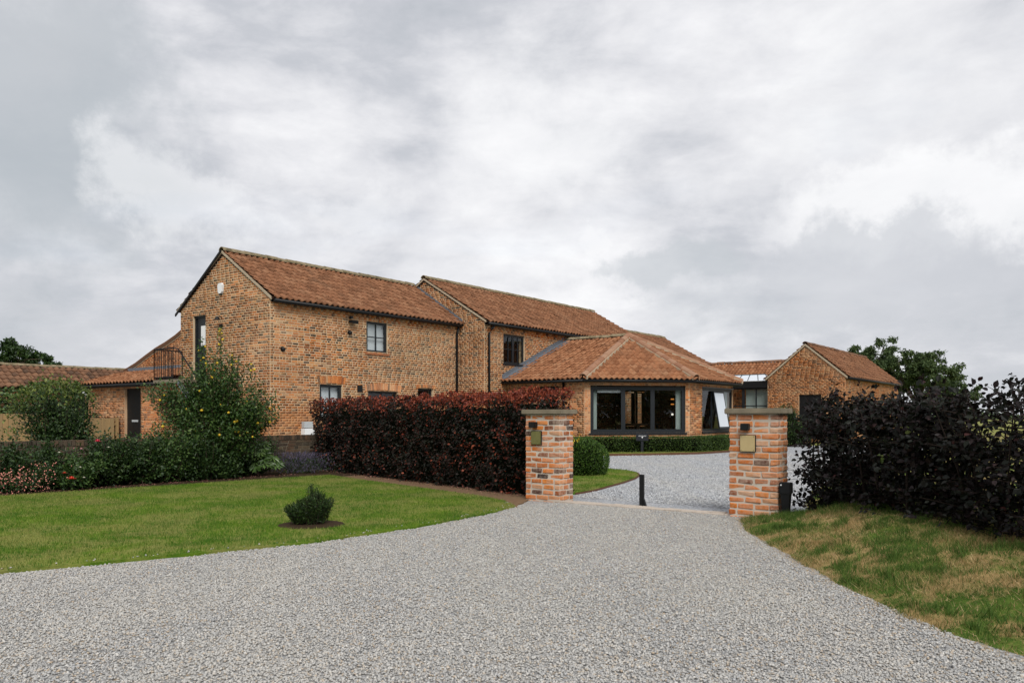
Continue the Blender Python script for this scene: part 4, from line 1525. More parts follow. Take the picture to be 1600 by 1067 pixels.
mb.quad(*[Q(p, q, 0.30) for p, q in WV])
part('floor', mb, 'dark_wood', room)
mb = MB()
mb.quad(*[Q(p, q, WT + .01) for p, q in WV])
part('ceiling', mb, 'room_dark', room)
window(room, wc, *win_c, 3, 1, recess=0.05, fw=0.13, bar=0.16, sill='anthracite')
we_w = window(room, we, *win_e, 3, 1, recess=0.05, fw=0.10, bar=0.10, sill='anthracite')
window(room, wl_, *win_l, 2, 1, recess=0.05, fw=0.10, bar=0.08, sill='anthracite')
for s_ in win_s:
    window(room, ws, *s_, 1, 1, recess=0.08, fw=0.05, sill=None)
# timber head over the end window and the window standing open at its foot
part('lintel', MB().box(we, win_e[0] - .02, win_e[1] + .02, 0.0, 0.03, zc1 + .005, WT - .12), 'lead', room)
so0, so1 = win_e[0] + (win_e[1] - win_e[0]) * .33, win_e[0] + (win_e[1] - win_e[0]) * .66
op = MB()
zt_, zb_ = zc1 - .11, zc0 + .06
tilt = 0.42


def sash(s, f, d=0.0):      # f 0 at the top, 1 at the foot
    return we(s, -0.02 + tilt * f * 0.62 + d, zt_ + (zb_ - zt_) * f * 0.96)


def sash_box(s0, s1, f0, f1, d0, d1):
    return [sash(s0, f1, d0), sash(s1, f1, d0), sash(s1, f1, d1), sash(s0, f1, d1), sash(s0, f0, d0), sash(s1, f0, d0), sash(s1, f0, d1), sash(s0, f0, d1)]


for bx_ in ((so0, so0 + .05, 0, 1), (so1 - .05, so1, 0, 1), (so0 + .05, so1 - .05, 0, .04), (so0 + .05, so1 - .05, .95, 1)):
    op.hexa(sash_box(*bx_, 0, .05))
osash = part('opening_sash', op, 'anthracite', we_w)
part('pane', MB().hexa(sash_box(so0 + .05, so1 - .05, .04, .95, .030, .044)), 'roof_glass', osash)
# curtains hanging inside
for s_c in (win_c[0] + .20, win_c[1] - .20):
    mb = MB()
    n_ = 10
    for i in range(n_):
        a, b = s_c - .10 + .20 * i / n_, s_c - .10 + .20 * (i + 1) / n_
        da, db = -.24 + .03 * (i % 2), -.24 + .03 * ((i + 1) % 2)
        mb.quad(wc(a, da, .32), wc(b, db, .32), wc(b, db, WT - .05), wc(a, da, WT - .05))
    part('curtain', mb, 'curtain_cloth', room)
for s_c in (win_e[1] - .35,):
    mb = MB()
    for i in range(14):
        a, b = s_c - .32 + .64 * i / 14, s_c - .32 + .64 * (i + 1) / 14
        da, db = -.26 + .04 * (i % 2), -.26 + .04 * ((i + 1) % 2)
        mb.quad(we(a, da, .32), we(b, db, .32), we(b, db, WT - .05), we(a, da, WT - .05))
    part('curtain', mb, 'curtain_cloth', room)
part('roller_blind', MB().box(wc, win_c[0] + .30, win_c[0] + .16 + (win_c[1] - win_c[0]) * .30, -.17, -.155, zc1 - .22, zc1 - .12), 'blind_cloth', room)

# roof of the garden room
e3 = [Q(p, q, EZ) for p, q in EV]
ap, rg = Q(*AP, AZ), Q(*RG, AZ)
r_left = roof_slope(room, [e3[0], e3[1], ap, rg], 0.205, 0.315, 'garden_roof_tile', single=100, name='left_roof')
r_mid = roof_slope(room, [e3[1], e3[2], ap], 0.205, 0.315, 'garden_roof_tile', single=150, name='middle_roof')
r_end = roof_slope(room, [e3[2], e3[3], ap], 0.205, 0.315, 'garden_roof_tile', single=50, name='end_roof')
roof_slope(room, [e3[3], e3[4], ap], 0.205, 0.315, 'garden_roof_tile', name='corner_roof')
roof_slope(room, [e3[4], e3[5], rg, ap], 0.205, 0.315, 'garden_roof_tile', name='far_roof')
upz = Vector((0, 0, .105))
for i in (1, 2, 3):
    ridge_tiles(r_mid, e3[i] + upz, ap + upz, 'hip_tile', 0.145, 0.40)
    dv = (ap - e3[i]).normalized()
    sd = dv.cross(Vector((0, 0, 1))).normalized()
    mb = MB()
    for sgn in (-1, 1):
        a, b = e3[i] + sd * sgn * .155 + Vector((0, 0, .088)), ap + sd * sgn * .155 + Vector((0, 0, .088)) - dv * .2
        mb.hexa([a - sd * .02 - upz, a + sd * .02 - upz, b + sd * .02 - upz, b - sd * .02 - upz, a - sd * .02, a + sd * .02, b + sd * .02, b - sd * .02])
    part('hip_mortar', mb, 'verge_mortar', room)
ridge_tiles(r_left, rg + upz, ap + upz, 'ridge_stone', 0.12, 0.40)
for i in range(4):
    a, b = e3[i] + Vector((0, 0, -.06)), e3[i + 1] + Vector((0, 0, -.06))
    gutter(room, a, b, 0.055)
    wa, wb = Q(*WV[i], EZ), Q(*WV[i + 1], EZ)
    mb = MB()
    dn = Vector((0, 0, -.09))
    mb.quad(a + dn * .3, b + dn * .3, wb + dn, wa + dn)
    mb.quad(a + dn * .3, b + dn * .3, b - dn * .7, a - dn * .7)
    part('soffit', mb, 'black_metal', room)
drainpipe(room, [wl_(win_l[0] if False else wl_.s_px(882), .08, EZ - .1), wl_(wl_.s_px(882), .08, 0.05)], 0.04)
# lead along the junction with the taller block
flashing(room, w2, [(GA - A2a + p, EZ + (AZ - EZ) * p / AP[0] + .07) for p in np.linspace(0, AP[0], 10)], 0.012, 0.20)
mb = MB()
mb.hexa([Q(0, .32, EZ + .05), Q(AP[0], .32, AZ + .05), Q(AP[0], .02, AZ + .06), Q(0, .02, EZ + .06), Q(0, .32, EZ + .07), Q(AP[0], .32, AZ + .07), Q(AP[0], .02, AZ + .12), Q(0, .02, EZ + .12)])
part('lead_gutter', mb, 'lead', room)

# furniture glimpsed through the glass
lp = Q(3.7, 4.6)
th = thing('floor_lamp', lp + Vector((0, 0, .3)), 'dark floor lamp with drum shade behind the wide window', 'lamp')
part('stem', MB().tube([lp + Vector((0, 0, .3)), lp + Vector((0, 0, 1.75))], 0.02, 8), 'black_metal', th)
part('lamp_shade', MB().tube([lp + Vector((0, 0, 1.72)), lp + Vector((0, 0, 2.0))], [0.26, 0.2], 14), 'room_dark', th)
part('base', MB().tube([lp + Vector((0, 0, .3)), lp + Vector((0, 0, .33))], 0.15, 12), 'black_metal', th)
tp = Q(3.9, 3.9)
th = thing('dining_table', tp + Vector((0, 0, .3)), 'dark wooden table standing inside behind the wide window', 'table')
fr_t = lambda x, y, z: tp + U * x + V * y + Vector((0, 0, .3 + z))
part('tabletop', MB().box(fr_t, -.9, .9, -.5, .5, .70, .76), 'dark_wood', th)
for sx in (-.8, .8):
    for sy in (-.42, .42):
        part('leg', MB().box(fr_t, sx - .04, sx + .04, sy - .04, sy + .04, 0, .70), 'dark_wood', th)
for (n_, zl_, m_, lab) in ((0, 2.02, 'warm_bulb', 'upper amber pendant lamp glowing inside the wide window'), (1, 1.82, 'warm_bulb', 'lower amber pendant lamp glowing inside the wide window'), (2, 1.42, 'white_bulb', 'small white globe lamp shining low inside the wide window')):
    D_ = 31.5
    bp_ = Vector(((1050.5 - 800) / FPX * D_, D_, zl_))
    th = thing('pendant_lamp' if n_ < 2 else 'table_lamp', bp_, lab, 'lamp')
    if n_ < 2:
        part('bulb', MB().tube([bp_ + Vector((-.06, 0, 0)), bp_ + Vector((.06, 0, 0))], [0.022, 0.022], 8), m_, th)
        part('cord', MB().tube([bp_ + Vector((0, 0, .02)), bp_ + Vector((0, 0, WT - zl_))], 0.006, 5), 'black_metal', th)
    else:
        part('globe', MB().tube([bp_ + Vector((0, 0, -.04)), bp_ + Vector((0, 0, -.02)), bp_ + Vector((0, 0, .02)), bp_ + Vector((0, 0, .04))], [.02, .045, .045, .02], 10), m_, th)
        part('stem', MB().tube([bp_ + Vector((0, 0, -.05)), Vector((bp_.x, bp_.y, .3))], 0.015, 6), 'black_metal', th)

# ------------------------------------------------------------------ barn, link and range on the far side
BA, BB0, BB1, BE, BR = 25.13, -10.135, -6.395, 3.24, 4.77
BL = 11.8
BM = (BB0 + BB1) / 2
barn = thing('brick_barn', W(BA + BL / 2, BM), 'orange brick barn with its gable towards the drive and trees behind', 'barn')
bg_ = Wall(W(BA, BB0), W(BA, BB1), -U)
bf = Wall(W(BA, BB0), W(BA + BL, BB0), -V)
bw = BB1 - BB0
bd = op_px(bg_, 1283, 1248, 616, 668)
bd = (bd[0], bd[1], 0.2, bd[3])


def gb(z):
    if z <= BE:
        return [(0, bw)]
    q = bw / 2 * (z - BE) / (BR - BE)
    return [(q, bw - q)]


brickwork(bg_, barn, gb, 0, BR - .02, 0.08, GB, name='gable_wall', joint=0.014, proud=0.006, openings=[bd])
brickwork(bf, barn, lambda z: [(0, BL)], 0, BE + .05, 0.08, GB, name='side_wall')
mb = MB()
mb.quad(W(BA, BB1, 0), W(BA + BL, BB1, 0), W(BA + BL, BB1, BE), W(BA, BB1, BE))
mb.quad(W(BA + BL, BB0, 0), W(BA + BL, BB1, 0), W(BA + BL, BB1, BE), W(BA + BL, BM, BR), W(BA + BL, BB0, BE))
part('rear_wall', mb, 'garden_mortar', barn)
kb_ = (BR - BE) / (bw / 2)
rf = roof_slope(barn, [W(BA - .03, BB0 - .14, BE - .14 * kb_ + .08), W(BA + BL + .1, BB0 - .14, BE - .14 * kb_ + .08), W(BA + BL + .1, BM, BR + .08), W(BA - .03, BM, BR + .08)], 0.21, 0.27, 'roof_tile')
roof_slope(barn, [W(BA + BL + .1, BB1 + .14, BE - .14 * kb_ + .08), W(BA - .03, BB1 + .14, BE - .14 * kb_ + .08), W(BA - .03, BM, BR + .08), W(BA + BL + .1, BM, BR + .08)], 0.21, 0.27, 'roof_tile', name='rear_roof')
ridge_tiles(rf, W(BA - .05, BM, BR + .16), W(BA + BL + .1, BM, BR + .16), 'weathered_tile', 0.13)
verge(barn, [W(BA - .02, BB0 - .1, BE - .14 * kb_ + .12), W(BA - .02, BM, BR + .13), W(BA - .02, BB1 + .1, BE - .14 * kb_ + .12)], -U, 0.10, 0.04)
verge(barn, [W(BA + BL + .12, BB0 - .1, BE - .14 * kb_ + .13), W(BA + BL + .12, BM, BR + .14)], U, 0.08, 0.04)
gutter(barn, W(BA, BB0 - .17, BE - .07), W(BA + BL, BB0 - .17, BE - .07), 0.07)
part('fascia', MB().box(lambda x, y, z: W(x, y, z), BA + .02, BA + BL, BB0 - .08, BB0 - .03, BE - .12, BE + .02), 'black_metal', barn)
part('door', MB().box(bg_, bd[0], bd[1], -.14, -.08, bd[2], bd[3]), 'black_metal', barn)

# range with a low roof behind the link
RA, RZ = 29.4, 4.30
rng_b0, rng_b1 = -9.0, 3.0
range_ = thing('brick_range', W(RA, -3), 'low brick range with orange pantile roof linking behind the glass lantern', 'building')
rw_ = Wall(W(27.2, rng_b0), W(27.2, rng_b1), -U)
brickwork(rw_, range_, lambda z: [(0, rng_b1 - rng_b0)], 0, 3.05, 0.08, GB, name='front_wall')
rf = roof_slope(range_, [W(27.0, rng_b1, 3.0), W(27.0, rng_b0, 3.0), W(RA, rng_b0, RZ), W(RA, rng_b1, RZ)], 0.205, 0.30, 'garden_roof_tile')
roof_slope(range_, [W(31.8, rng_b0, 3.0), W(31.8, rng_b1, 3.0), W(RA, rng_b1, RZ), W(RA, rng_b0, RZ)], 0.25, 0.32, 'garden_roof_tile', name='rear_roof')
ridge_tiles(rf, W(RA, rng_b0, RZ + .10), W(RA, rng_b1, RZ + .10), 'weathered_tile', 0.12)

# glazed link
LA = 25.35
wk = Wall(W(LA, BB1 + .02), W(LA, BB1 + 3.4), -U)
lnk = thing('glazed_link', W(LA, BB1 + 1.7), 'black framed glazed link with a glass roof lantern beside the barn', 'building')
zf0, zf1 = 2.80, 3.14
part('fascia', MB().box(wk, 0, 3.4, -.25, .12, zf0, zf1), 'black_metal', lnk)
part('flat_roof', MB().box(wk, 0, 3.4, -1.85, -.25, zf1 - .12, zf1 - .02), 'lead', lnk)
window(lnk, wk, 0.0, 1.35, 0.1, zf0, 2, 3, recess=0.05, fw=0.07, bar=0.055, sill=None)
window(lnk, wk, 1.35, 3.3, 0.1, zf0, 2, 3, recess=0.05, fw=0.07, bar=0.055, sill=None)
mb = MB()
for i in range(60):
    a, b = .05 + 1.25 * i / 60, .05 + 1.25 * (i + 1) / 60
    mb.quad(wk(a, -.30 + .03 * (i % 2), .15), wk(b, -.30 + .03 * ((i + 1) % 2), .15), wk(b, -.30 + .03 * ((i + 1) % 2), zf0 - .05), wk(a, -.30 + .03 * (i % 2), zf0 - .05))
part('curtain', mb, 'curtain_cloth', lnk)
mb = MB()
lz0, lz1 = zf1 + .03, 3.52
c8 = [wk(.0, .0, lz0), wk(3.3, .0, lz0), wk(3.3, -1.6, lz0), wk(.0, -1.6, lz0)]
r2 = [wk(.45, -.8, lz1), wk(2.9, -.8, lz1)]
for s0 in np.linspace(0, 1, 7)[:-1]:
    s1 = s0 + 1 / 6
    for fr0, fr1 in (((c8[0], c8[1]), (r2[0], r2[1])), ((c8[3], c8[2]), (r2[0], r2[1]))):
        g_ = MB()
        g_.quad(fr0[0].lerp(fr0[1], s0), fr0[0].lerp(fr0[1], s1), fr1[0].lerp(fr1[1], s1), fr1[0].lerp(fr1[1], s0))
        part('pane', g_, 'roof_glass', lnk)
for tri in ((c8[0], c8[3], r2[0]), (c8[1], c8[2], r2[1])):
    g_ = MB()
    g_.quad(*tri)
    part('pane', g_, 'roof_glass', lnk)
lift = Vector((0, 0, .012))
mb = MB()
for s0 in np.linspace(0, 1, 7):
    mb.tube([c8[0].lerp(c8[1], s0) + lift, r2[0].lerp(r2[1], s0) + lift], 0.018, 6)
mb.tube([r2[0] + lift, r2[1] + lift], 0.025, 6)
mb.tube([c8[0] + lift, r2[0] + lift], 0.022, 6)
part('lantern_frame', mb, 'anthracite', lnk)
part('lantern_kerb', MB().box(wk, -.0, 3.34, -1.64, .04, zf1, zf1 + .028), 'white_plastic', lnk)

# ------------------------------------------------------------------ left of the house: outbuilding, stair, walls and fences
out = thing('brick_outbuilding', W(1, 7.6), 'low brick outbuilding with a lean-to pantile roof left of the gable', 'outbuilding')
OA, OB0, OB1, OE = -0.6, 5.15, 10.13, 2.52
wo_ = Wall(W(OA, OB0), W(OA, OB1), -U)
od = op_px(wo_, 221.5, 195, 607, 690)
od = (od[0] + .05, od[1], 0.05, od[3])
brickwork(wo_, out, lambda z: [(0, OB1 - OB0)], 0, OE - .02, 0.08, GB, name='front_wall', openings=[od], single=120, single_ok=lambda c: c.z > .9)
for b_, od_ in ((OB0, -V), (OB1, V)):
    brickwork(Wall(W(OA, b_), W(1.88, b_), od_), out, lambda z: [(max(0.0, (z - OE) / .58 * 2.48), 2.48)], 0, 3.05, 0.08, GB, name='side_wall')
rf = roof_slope(out, [W(OA - .22, OB1 + .1, OE - .02), W(OA - .22, OB0 - .2, OE - .02), W(1.85, OB0 - .2, 3.08), W(1.85, 12.35, 3.08)], 0.23, 0.30, 'garden_roof_tile', single=60)
gutter(out, W(OA - .25, OB1 + .1, OE - .10), W(OA - .25, OB0 - .2, OE - .10), 0.06)
part('fascia', MB().box(lambda x, y, z: W(x, y, z), OA - .16, OA - .12, OB0 - .2, OB1 + .1, OE - .16, OE - .04), 'black_metal', out)
dr = part('door', MB().box(wo_, od[0], od[1], -.14, -.09, od[2], od[3]), 'black_metal', out)
part('letter_plate', MB().box(wo_, od[0] + .35, od[0] + .75, -.09, -.075, 1.15, 1.22), 'grey_plastic', dr)
part('lead_flashing', MB().box(lambda x, y, z: W(x, y, z), 1.80, 1.86, OB0 - .2, 11.9, 3.08, 3.30), 'lead', out)
sw_, zw_ = OB1 - OB0 + .02, OE - .35
th = thing('wall_lamp', wo_(sw_, 0, zw_), 'small white globe lamp under the outbuilding eave', 'lamp')
bp_ = wo_(sw_ - .02, .12, zw_)
part('globe', MB().tube([bp_ + Vector((0, 0, -.10)), bp_ + Vector((0, 0, -.06)), bp_ + Vector((0, 0, .05)), bp_ + Vector((0, 0, .09))], [.04, .09, .09, .04], 10), 'white_plastic', th, smooth=True)
part('bracket', MB().tube([bp_, wo_(sw_ - .02, 0, zw_)], .02, 6), 'black_metal', th)

# the tall wall with a swept roof edge behind the outbuilding
lean = thing('lean_to_block', W(4, 8.3), 'brick lean-to with a swept roof edge running down from the gable', 'house')
SA = 1.9
pb = [4.95, 6.5, 7.71, 8.42, 9.1, 9.855, 10.6, 11.39, 12.0, 12.4]
pz = [5.70, 5.16, 4.66, 4.37, 4.15, 3.95, 3.70, 3.42, 3.25, 3.16]
wsw = Wall(W(SA, 4.95), W(SA, 12.4), -U)


def sweep_span(z):
    if z <= 3.16:
        return [(0, 7.45)]
    return [(0, float(np.interp(-z, [-q for q in pz], [q - 4.95 for q in pb])))]


brickwork(wsw, lean, sweep_span, 2.4, 5.66, 0.08, GB, name='front_wall')
mb = MB()
mb2 = MB()
for (b0, z0), (b1, z1) in zip(zip(pb[:-1], pz[:-1]), zip(pb[1:], pz[1:])):
    mb.hexa([W(SA - .06, b0, z0 - .03), W(SA - .06, b1, z1 - .03), W(SA + 5, b1, z1 - .03), W(SA + 5, b0, z0 - .03), W(SA - .06, b0, z0 + .04), W(SA - .06, b1, z1 + .04), W(SA + 5, b1, z1 + .04), W(SA + 5, b0, z0 + .04)])
    mb2.hexa([W(SA - .07, b0, z0 + .045), W(SA - .07, b1, z1 + .045), W(SA + .3, b1, z1 + .045), W(SA + .3, b0, z0 + .045), W(SA - .07, b0, z0 + .09), W(SA - .07, b1, z1 + .09), W(SA + .3, b1, z1 + .09), W(SA + .3, b0, z0 + .09)])
part('roof', mb, 'weathered_tile', lean)
part('edge_tiles', mb2, 'weathered_tile', lean)
verge(lean, [W(SA, b_, z_ + .02) for b_, z_ in zip(pb, pz)], -U, 0.10, 0.03)
mb = MB()
mb.quad(W(SA, 4.95, 0), W(SA, 12.4, 0), W(SA, 12.4, 2.4), W(SA, 4.95, 2.4))
mb.quad(W(SA, 12.4, 0), W(SA + 5, 12.4, 0), W(SA + 5, 12.4, 3.1), W(SA, 12.4, 3.1))
part('lower_wall', mb, 'garden_mortar', lean)

# long low range on the far left
lr = thing('brick_range', W(-3.5, 12.4), 'long low range with weathered tiles behind the ivy', 'building')
rf = roof_slope(lr, [W(-12.5, 11.15, 2.38), W(2.0, 11.15, 2.38), W(2.0, 12.45, 3.22), W(-12.5, 12.45, 3.22)], 0.23, 0.26, 'weathered_tile', single=60)
roof_slope(lr, [W(2.0, 13.75, 2.38), W(-12.5, 13.75, 2.38), W(-12.5, 12.45, 3.22), W(2.0, 12.45, 3.22)], 0.23, 0.26, 'weathered_tile', name='rear_roof')
ridge_tiles(rf, W(-12.5, 12.45, 3.27), W(2.0, 12.45, 3.27), 'ridge_stone', 0.10)
wlr = Wall(W(-12.4, 11.3), W(2.0, 11.3), -V)
brickwork(wlr, lr, lambda z: [(0, 14.4)], 0, 2.4, 0.08, GB, name='front_wall')

# outside landing with railings
st = thing('metal_staircase', W(-.6, 4.0), 'black metal landing and stair with railings at the gable door', 'staircase')
LZ = 2.52
fw_ = lambda x, y, z: W(x, y, z)
part('landing', MB().box(fw_, -1.05, -.02, 3.25, 4.75, LZ - .10, LZ), 'stone_cap', st)


def railing(p0, p1, par, h=1.0, gap=0.11):
    p0, p1 = Vector(p0), Vector(p1)
    n_ = max(2, int((p1 - p0).length / gap))
    r_ = part('railing', MB().tube([p0 + Vector((0, 0, h)), p1 + Vector((0, 0, h))], 0.022, 6).tube([p0 + Vector((0, 0, .08)), p1 + Vector((0, 0, .08))], 0.016, 6), 'black_metal', par)
    for i in range(n_ + 1):
        q = p0.lerp(p1, i / n_)
        part('baluster', MB().tube([q, q + Vector((0, 0, h))], 0.017 if i in (0, n_) else 0.010, 5), 'black_metal', r_)


railing(W(-1.03, 4.73, LZ), W(-1.03, 3.6, LZ), st)
railing(W(-1.03, 4.73, LZ), W(-.05, 4.73, LZ), st)
mb = MB()
for i in range(12):
    a_ = 3.25 - .24 * i
    z_ = LZ - .19 * (i + 1)
    part('tread', MB().box(fw_, -1.0, -.15, a_ - .27, a_, z_ - .04, z_), 'black_metal', st)
part('stringer', MB().hexa([W(-1.05, 3.3, LZ - .2), W(-1.0, 3.3, LZ - .2), W(-1.0, .5, .0), W(-1.05, .5, .0), W(-1.05, 3.3, LZ), W(-1.0, 3.3, LZ), W(-1.0, .5, .2), W(-1.05, .5, .2)]), 'lead', st)
part('handrail', MB().tube([W(-1.03, 3.6, LZ + 1.0), W(-1.03, 3.3, LZ + 0.95), W(-1.03, .55, 1.0), W(-1.03, .55, .05)], .022, 6), 'black_metal', st)

# old garden wall behind the flower bed
gwA, gwB = W(-14, -4.30), W(-1.5, -4.30)
gwall = thing('garden_wall', gwA.lerp(gwB, .5), 'low dark old brick wall with a soldier coping behind the flower bed', 'wall')
wgw = Wall(gwA, gwB, -V)
brickwork(wgw, gwall, lambda z: [(0, wgw.L)], 0, 0.77, 0.078, ('old_brick', 'old_mortar'), name='front_face', single=230, single_ok=lambda c: c.x > -6.6 or c.x < -8.3, joint=0.016)
mb = MB()
mb.quad(wgw(0, -.23, 0), wgw(wgw.L, -.23, 0), wgw(wgw.L, -.23, .77), wgw(0, -.23, .77))
mb.quad(wgw(wgw.L, 0, 0), wgw(wgw.L, -.23, 0), wgw(wgw.L, -.23, .77), wgw(wgw.L, 0, .77))
part('rear_face', mb, 'old_mortar', gwall)
mb = MB()
mb.box(wgw, 0, wgw.L, -.225, -.005, .77, .775)
cp = part('coping', mb, 'old_mortar', gwall)
um = None
s_ = 0.02
while s_ < wgw.L - .08:
    me = MB().hexa([wgw(s_, -.24, .776), wgw(s_ + .066, -.24, .776), wgw(s_ + .066, .015, .776), wgw(s_, .015, .776), wgw(s_, -.24, .885 + random.gauss(0, .004)), wgw(s_ + .066, -.24, .885), wgw(s_ + .066, .015, .885 + random.gauss(0, .004)), wgw(s_, .015, .885)]).mesh('brick', 'old_brick')
    link('brick', me, cp)
    s_ += .078


def fence(p0, p1, z0, z1, label, outd):
    p0, p1 = Vector(p0), Vector(p1)
    th = thing('timber_fence', p0.lerp(p1, .5), label, 'fence')
    w = Wall(p0, p1, outd)
    s_ = 0.0
    while s_ < w.L - .02:
        bw_ = min(.145, w.L - s_)
        part('board', MB().box(w, s_ + .003, s_ + bw_ - .003, -.012 if int(s_ / .147) % 2 else 0.0, .012 if int(s_ / .147) % 2 else .022, z0, z1 + random.uniform(-.006, .006)), 'fence_timber', th)
        s_ += .147
    for zr in (z0 + .25, z1 - .2):
        part('rail', MB().box(w, 0, w.L, -.06, -.013, zr - .04, zr + .04), 'fence_timber', th)
    s_ = 0.05
    while s_ < w.L:
        part('post', MB().box(w, s_ - .05, s_ + .05, -.16, -.061, 0, z1 + .03), 'fence_timber', th)
        s_ += 1.8


fence(W(-9.5, 5.0), W(-4.2, 5.0), 0.05, 1.42, 'pale timber fence at the picture edge behind the bushes', -V)
fence(W(-.85, 7.7), W(-.85, 9.9), 0.05, 1.27, 'short timber fence panel against the outbuilding wall beside its door', -U)

# name board on a post by the verge
sp = Vector(((1003.5 - 800) / FPX * 27.75, 27.75, 0.085))
th = thing('name_sign', sp, 'small black sign with white lettering on a post before the low hedge', 'sign')
fsn = lambda x, y, z: sp + Vector((x, y, z - .085))
part('post', MB().box(fsn, -.045, .045, .03, .09, 0.0, .60), 'sign_black', th)
bd_ = part('sign_board', MB().box(fsn, -.215, .215, 0, .03, .49, .76), 'sign_black', th)
rs = random.Random(4)
x_ = -.135
for i in range(10):        # a line of small capitals, too small in the photograph to read
    wd = rs.uniform(.018, .024)
    mb = MB()
    mb.box(fsn, x_, x_ + .005, -.004, -.001, .645, .678)
    mb.box(fsn, x_ + .005, x_ + wd, -.004, -.001, .645 if i % 3 else .656, .651 if i % 3 else .662)
    if i % 2:
        mb.box(fsn, x_ + .005, x_ + wd, -.004, -.001, .672, .678)
    part('letter', mb, 'letter_white', bd_)
    x_ += .028
part('emblem', MB().tube([fsn(0, -.004, .612), fsn(0, -.001, .612)], .024, 14), 'letter_white', bd_)


# ------------------------------------------------------------------ plants
def unit(a):
    return a / np.maximum(np.linalg.norm(a, axis=-1, keepdims=True), 1e-9)


def leaves(name, pos, axis, nrm, L, Wd, mat, parent=None, kind=None, six=False, fold=0.18, droop=0.12, rnd=None):
    n = len(pos)
    axis = unit(axis)
    nrm = unit(nrm - axis * (nrm * axis).sum(-1, keepdims=True))
    side = np.cross(nrm, axis)
    L = np.broadcast_to(np.asarray(L, float), (n,))[:, None]
    Wd = np.broadcast_to(np.asarray(Wd, float), (n,))[:, None]
    pts = [pos]
    if six:
        prof = [(0.28, .42, 1), (0.62, .46, 1)]
        lft = [pos + axis * L * t_ + side * Wd * w_ + nrm * Wd * fold for t_, w_, _ in prof]
        rgt = [pos + axis * L * t_ - side * Wd * w_ + nrm * Wd * fold for t_, w_, _ in prof]
        v = np.stack([pos, lft[0], lft[1], pos + axis * L - nrm * L * droop, rgt[1], rgt[0]], 1)
        f = (np.arange(n)[:, None, None] * 6 + np.array([[(0, 3, 2, 1)], [(0, 5, 4, 3)]]).reshape(1, 2, 4)).reshape(-1, 4)
        m_ = 6
    else:
        v = np.stack([pos, pos + axis * L * .45 + side * Wd * .5 + nrm * Wd * fold, pos + axis * L - nrm * L * droop, pos + axis * L * .45 - side * Wd * .5 + nrm * Wd * fold], 1)
        f = (np.arange(n)[:, None, None] * 4 + np.array([(0, 2, 1), (0, 3, 2)])[None]).reshape(-1, 3)
        m_ = 4
    r_ = RNG.random(n) if rnd is None else rnd
    return link(name, mesh_arrays(name, v.reshape(-1, 3), f, mat, np.repeat(r_ * 0.999, m_)), parent, kind)


def rdir(n):
    return unit(RNG.normal(0, 1, (n, 3)))


def bush(base, lobes, nbr, per, L, Wd, parent, mat, stem_r=0.012, spread=0.07, start=0.3, stem_mat='bark', base_r=0.12, outward=0.6):
    """stems curving from the base to points in the lobes, leaves set along them. lobes: (dx,dy,z,rx,ry,rz,weight)"""
    base = np.array(base, float)
    wts = np.array([l[6] for l in lobes], float)
    wts /= wts.sum()
    stems = MB()
    P, A, Nn = [], [], []
    for i in range(nbr):
        l = lobes[RNG.choice(len(lobes), p=wts)]
        d = rdir(1)[0] * RNG.random() ** 0.4
        tgt = base + np.array([l[0] + d[0] * l[3], l[1] + d[1] * l[4], l[2] + d[2] * l[5]])
        tgt[2] = max(tgt[2], 0.05)
        b0 = base + np.array([RNG.normal(0, base_r), RNG.normal(0, base_r), 0])
        c_ = b0 * 0.5 + tgt * 0.5
        c_[2] = b0[2] + (tgt[2] - b0[2]) * 0.62
        c_ = c_ + RNG.normal(0, 0.08, 3)
        ts = np.linspace(0, 1, 6)
        pts = [(1 - q) ** 2 * b0 + 2 * q * (1 - q) * c_ + q * q * tgt for q in ts]
        if i % 3 == 0:
            stems.tube(pts, [stem_r * (1.2 - q) for q in ts], 5, False)
        q = RNG.uniform(start, 1.02, per)[:, None]
        pp = (1 - q) ** 2 * b0 + 2 * q * (1 - q) * c_ + q * q * tgt
        tan = unit(2 * (1 - q) * (c_ - b0) + 2 * q * (tgt - c_))
        off = rdir(per) * spread * RNG.uniform(0.2, 1.3, (per, 1))
        P.append(pp + off)
        A.append(tan * 0.35 + unit(off) * outward + RNG.normal(0, .3, (per, 3)))
        Nn.append(np.array([0, 0, 1.0]) + RNG.normal(0, .45, (per, 3)) + np.array([0, -.25, 0]))
    P, A, Nn = np.concatenate(P), np.concatenate(A), np.concatenate(Nn)
    k = P[:, 2] > 0.02
    P, A, Nn = P[k], A[k], Nn[k]
    fo = leaves('foliage', P, A, Nn, L * RNG.uniform(.6, 1.25, len(P)), Wd * RNG.uniform(.7, 1.2, len(P)), mat, parent, 'stuff')
    part('stems', stems, stem_mat, parent)
    return P


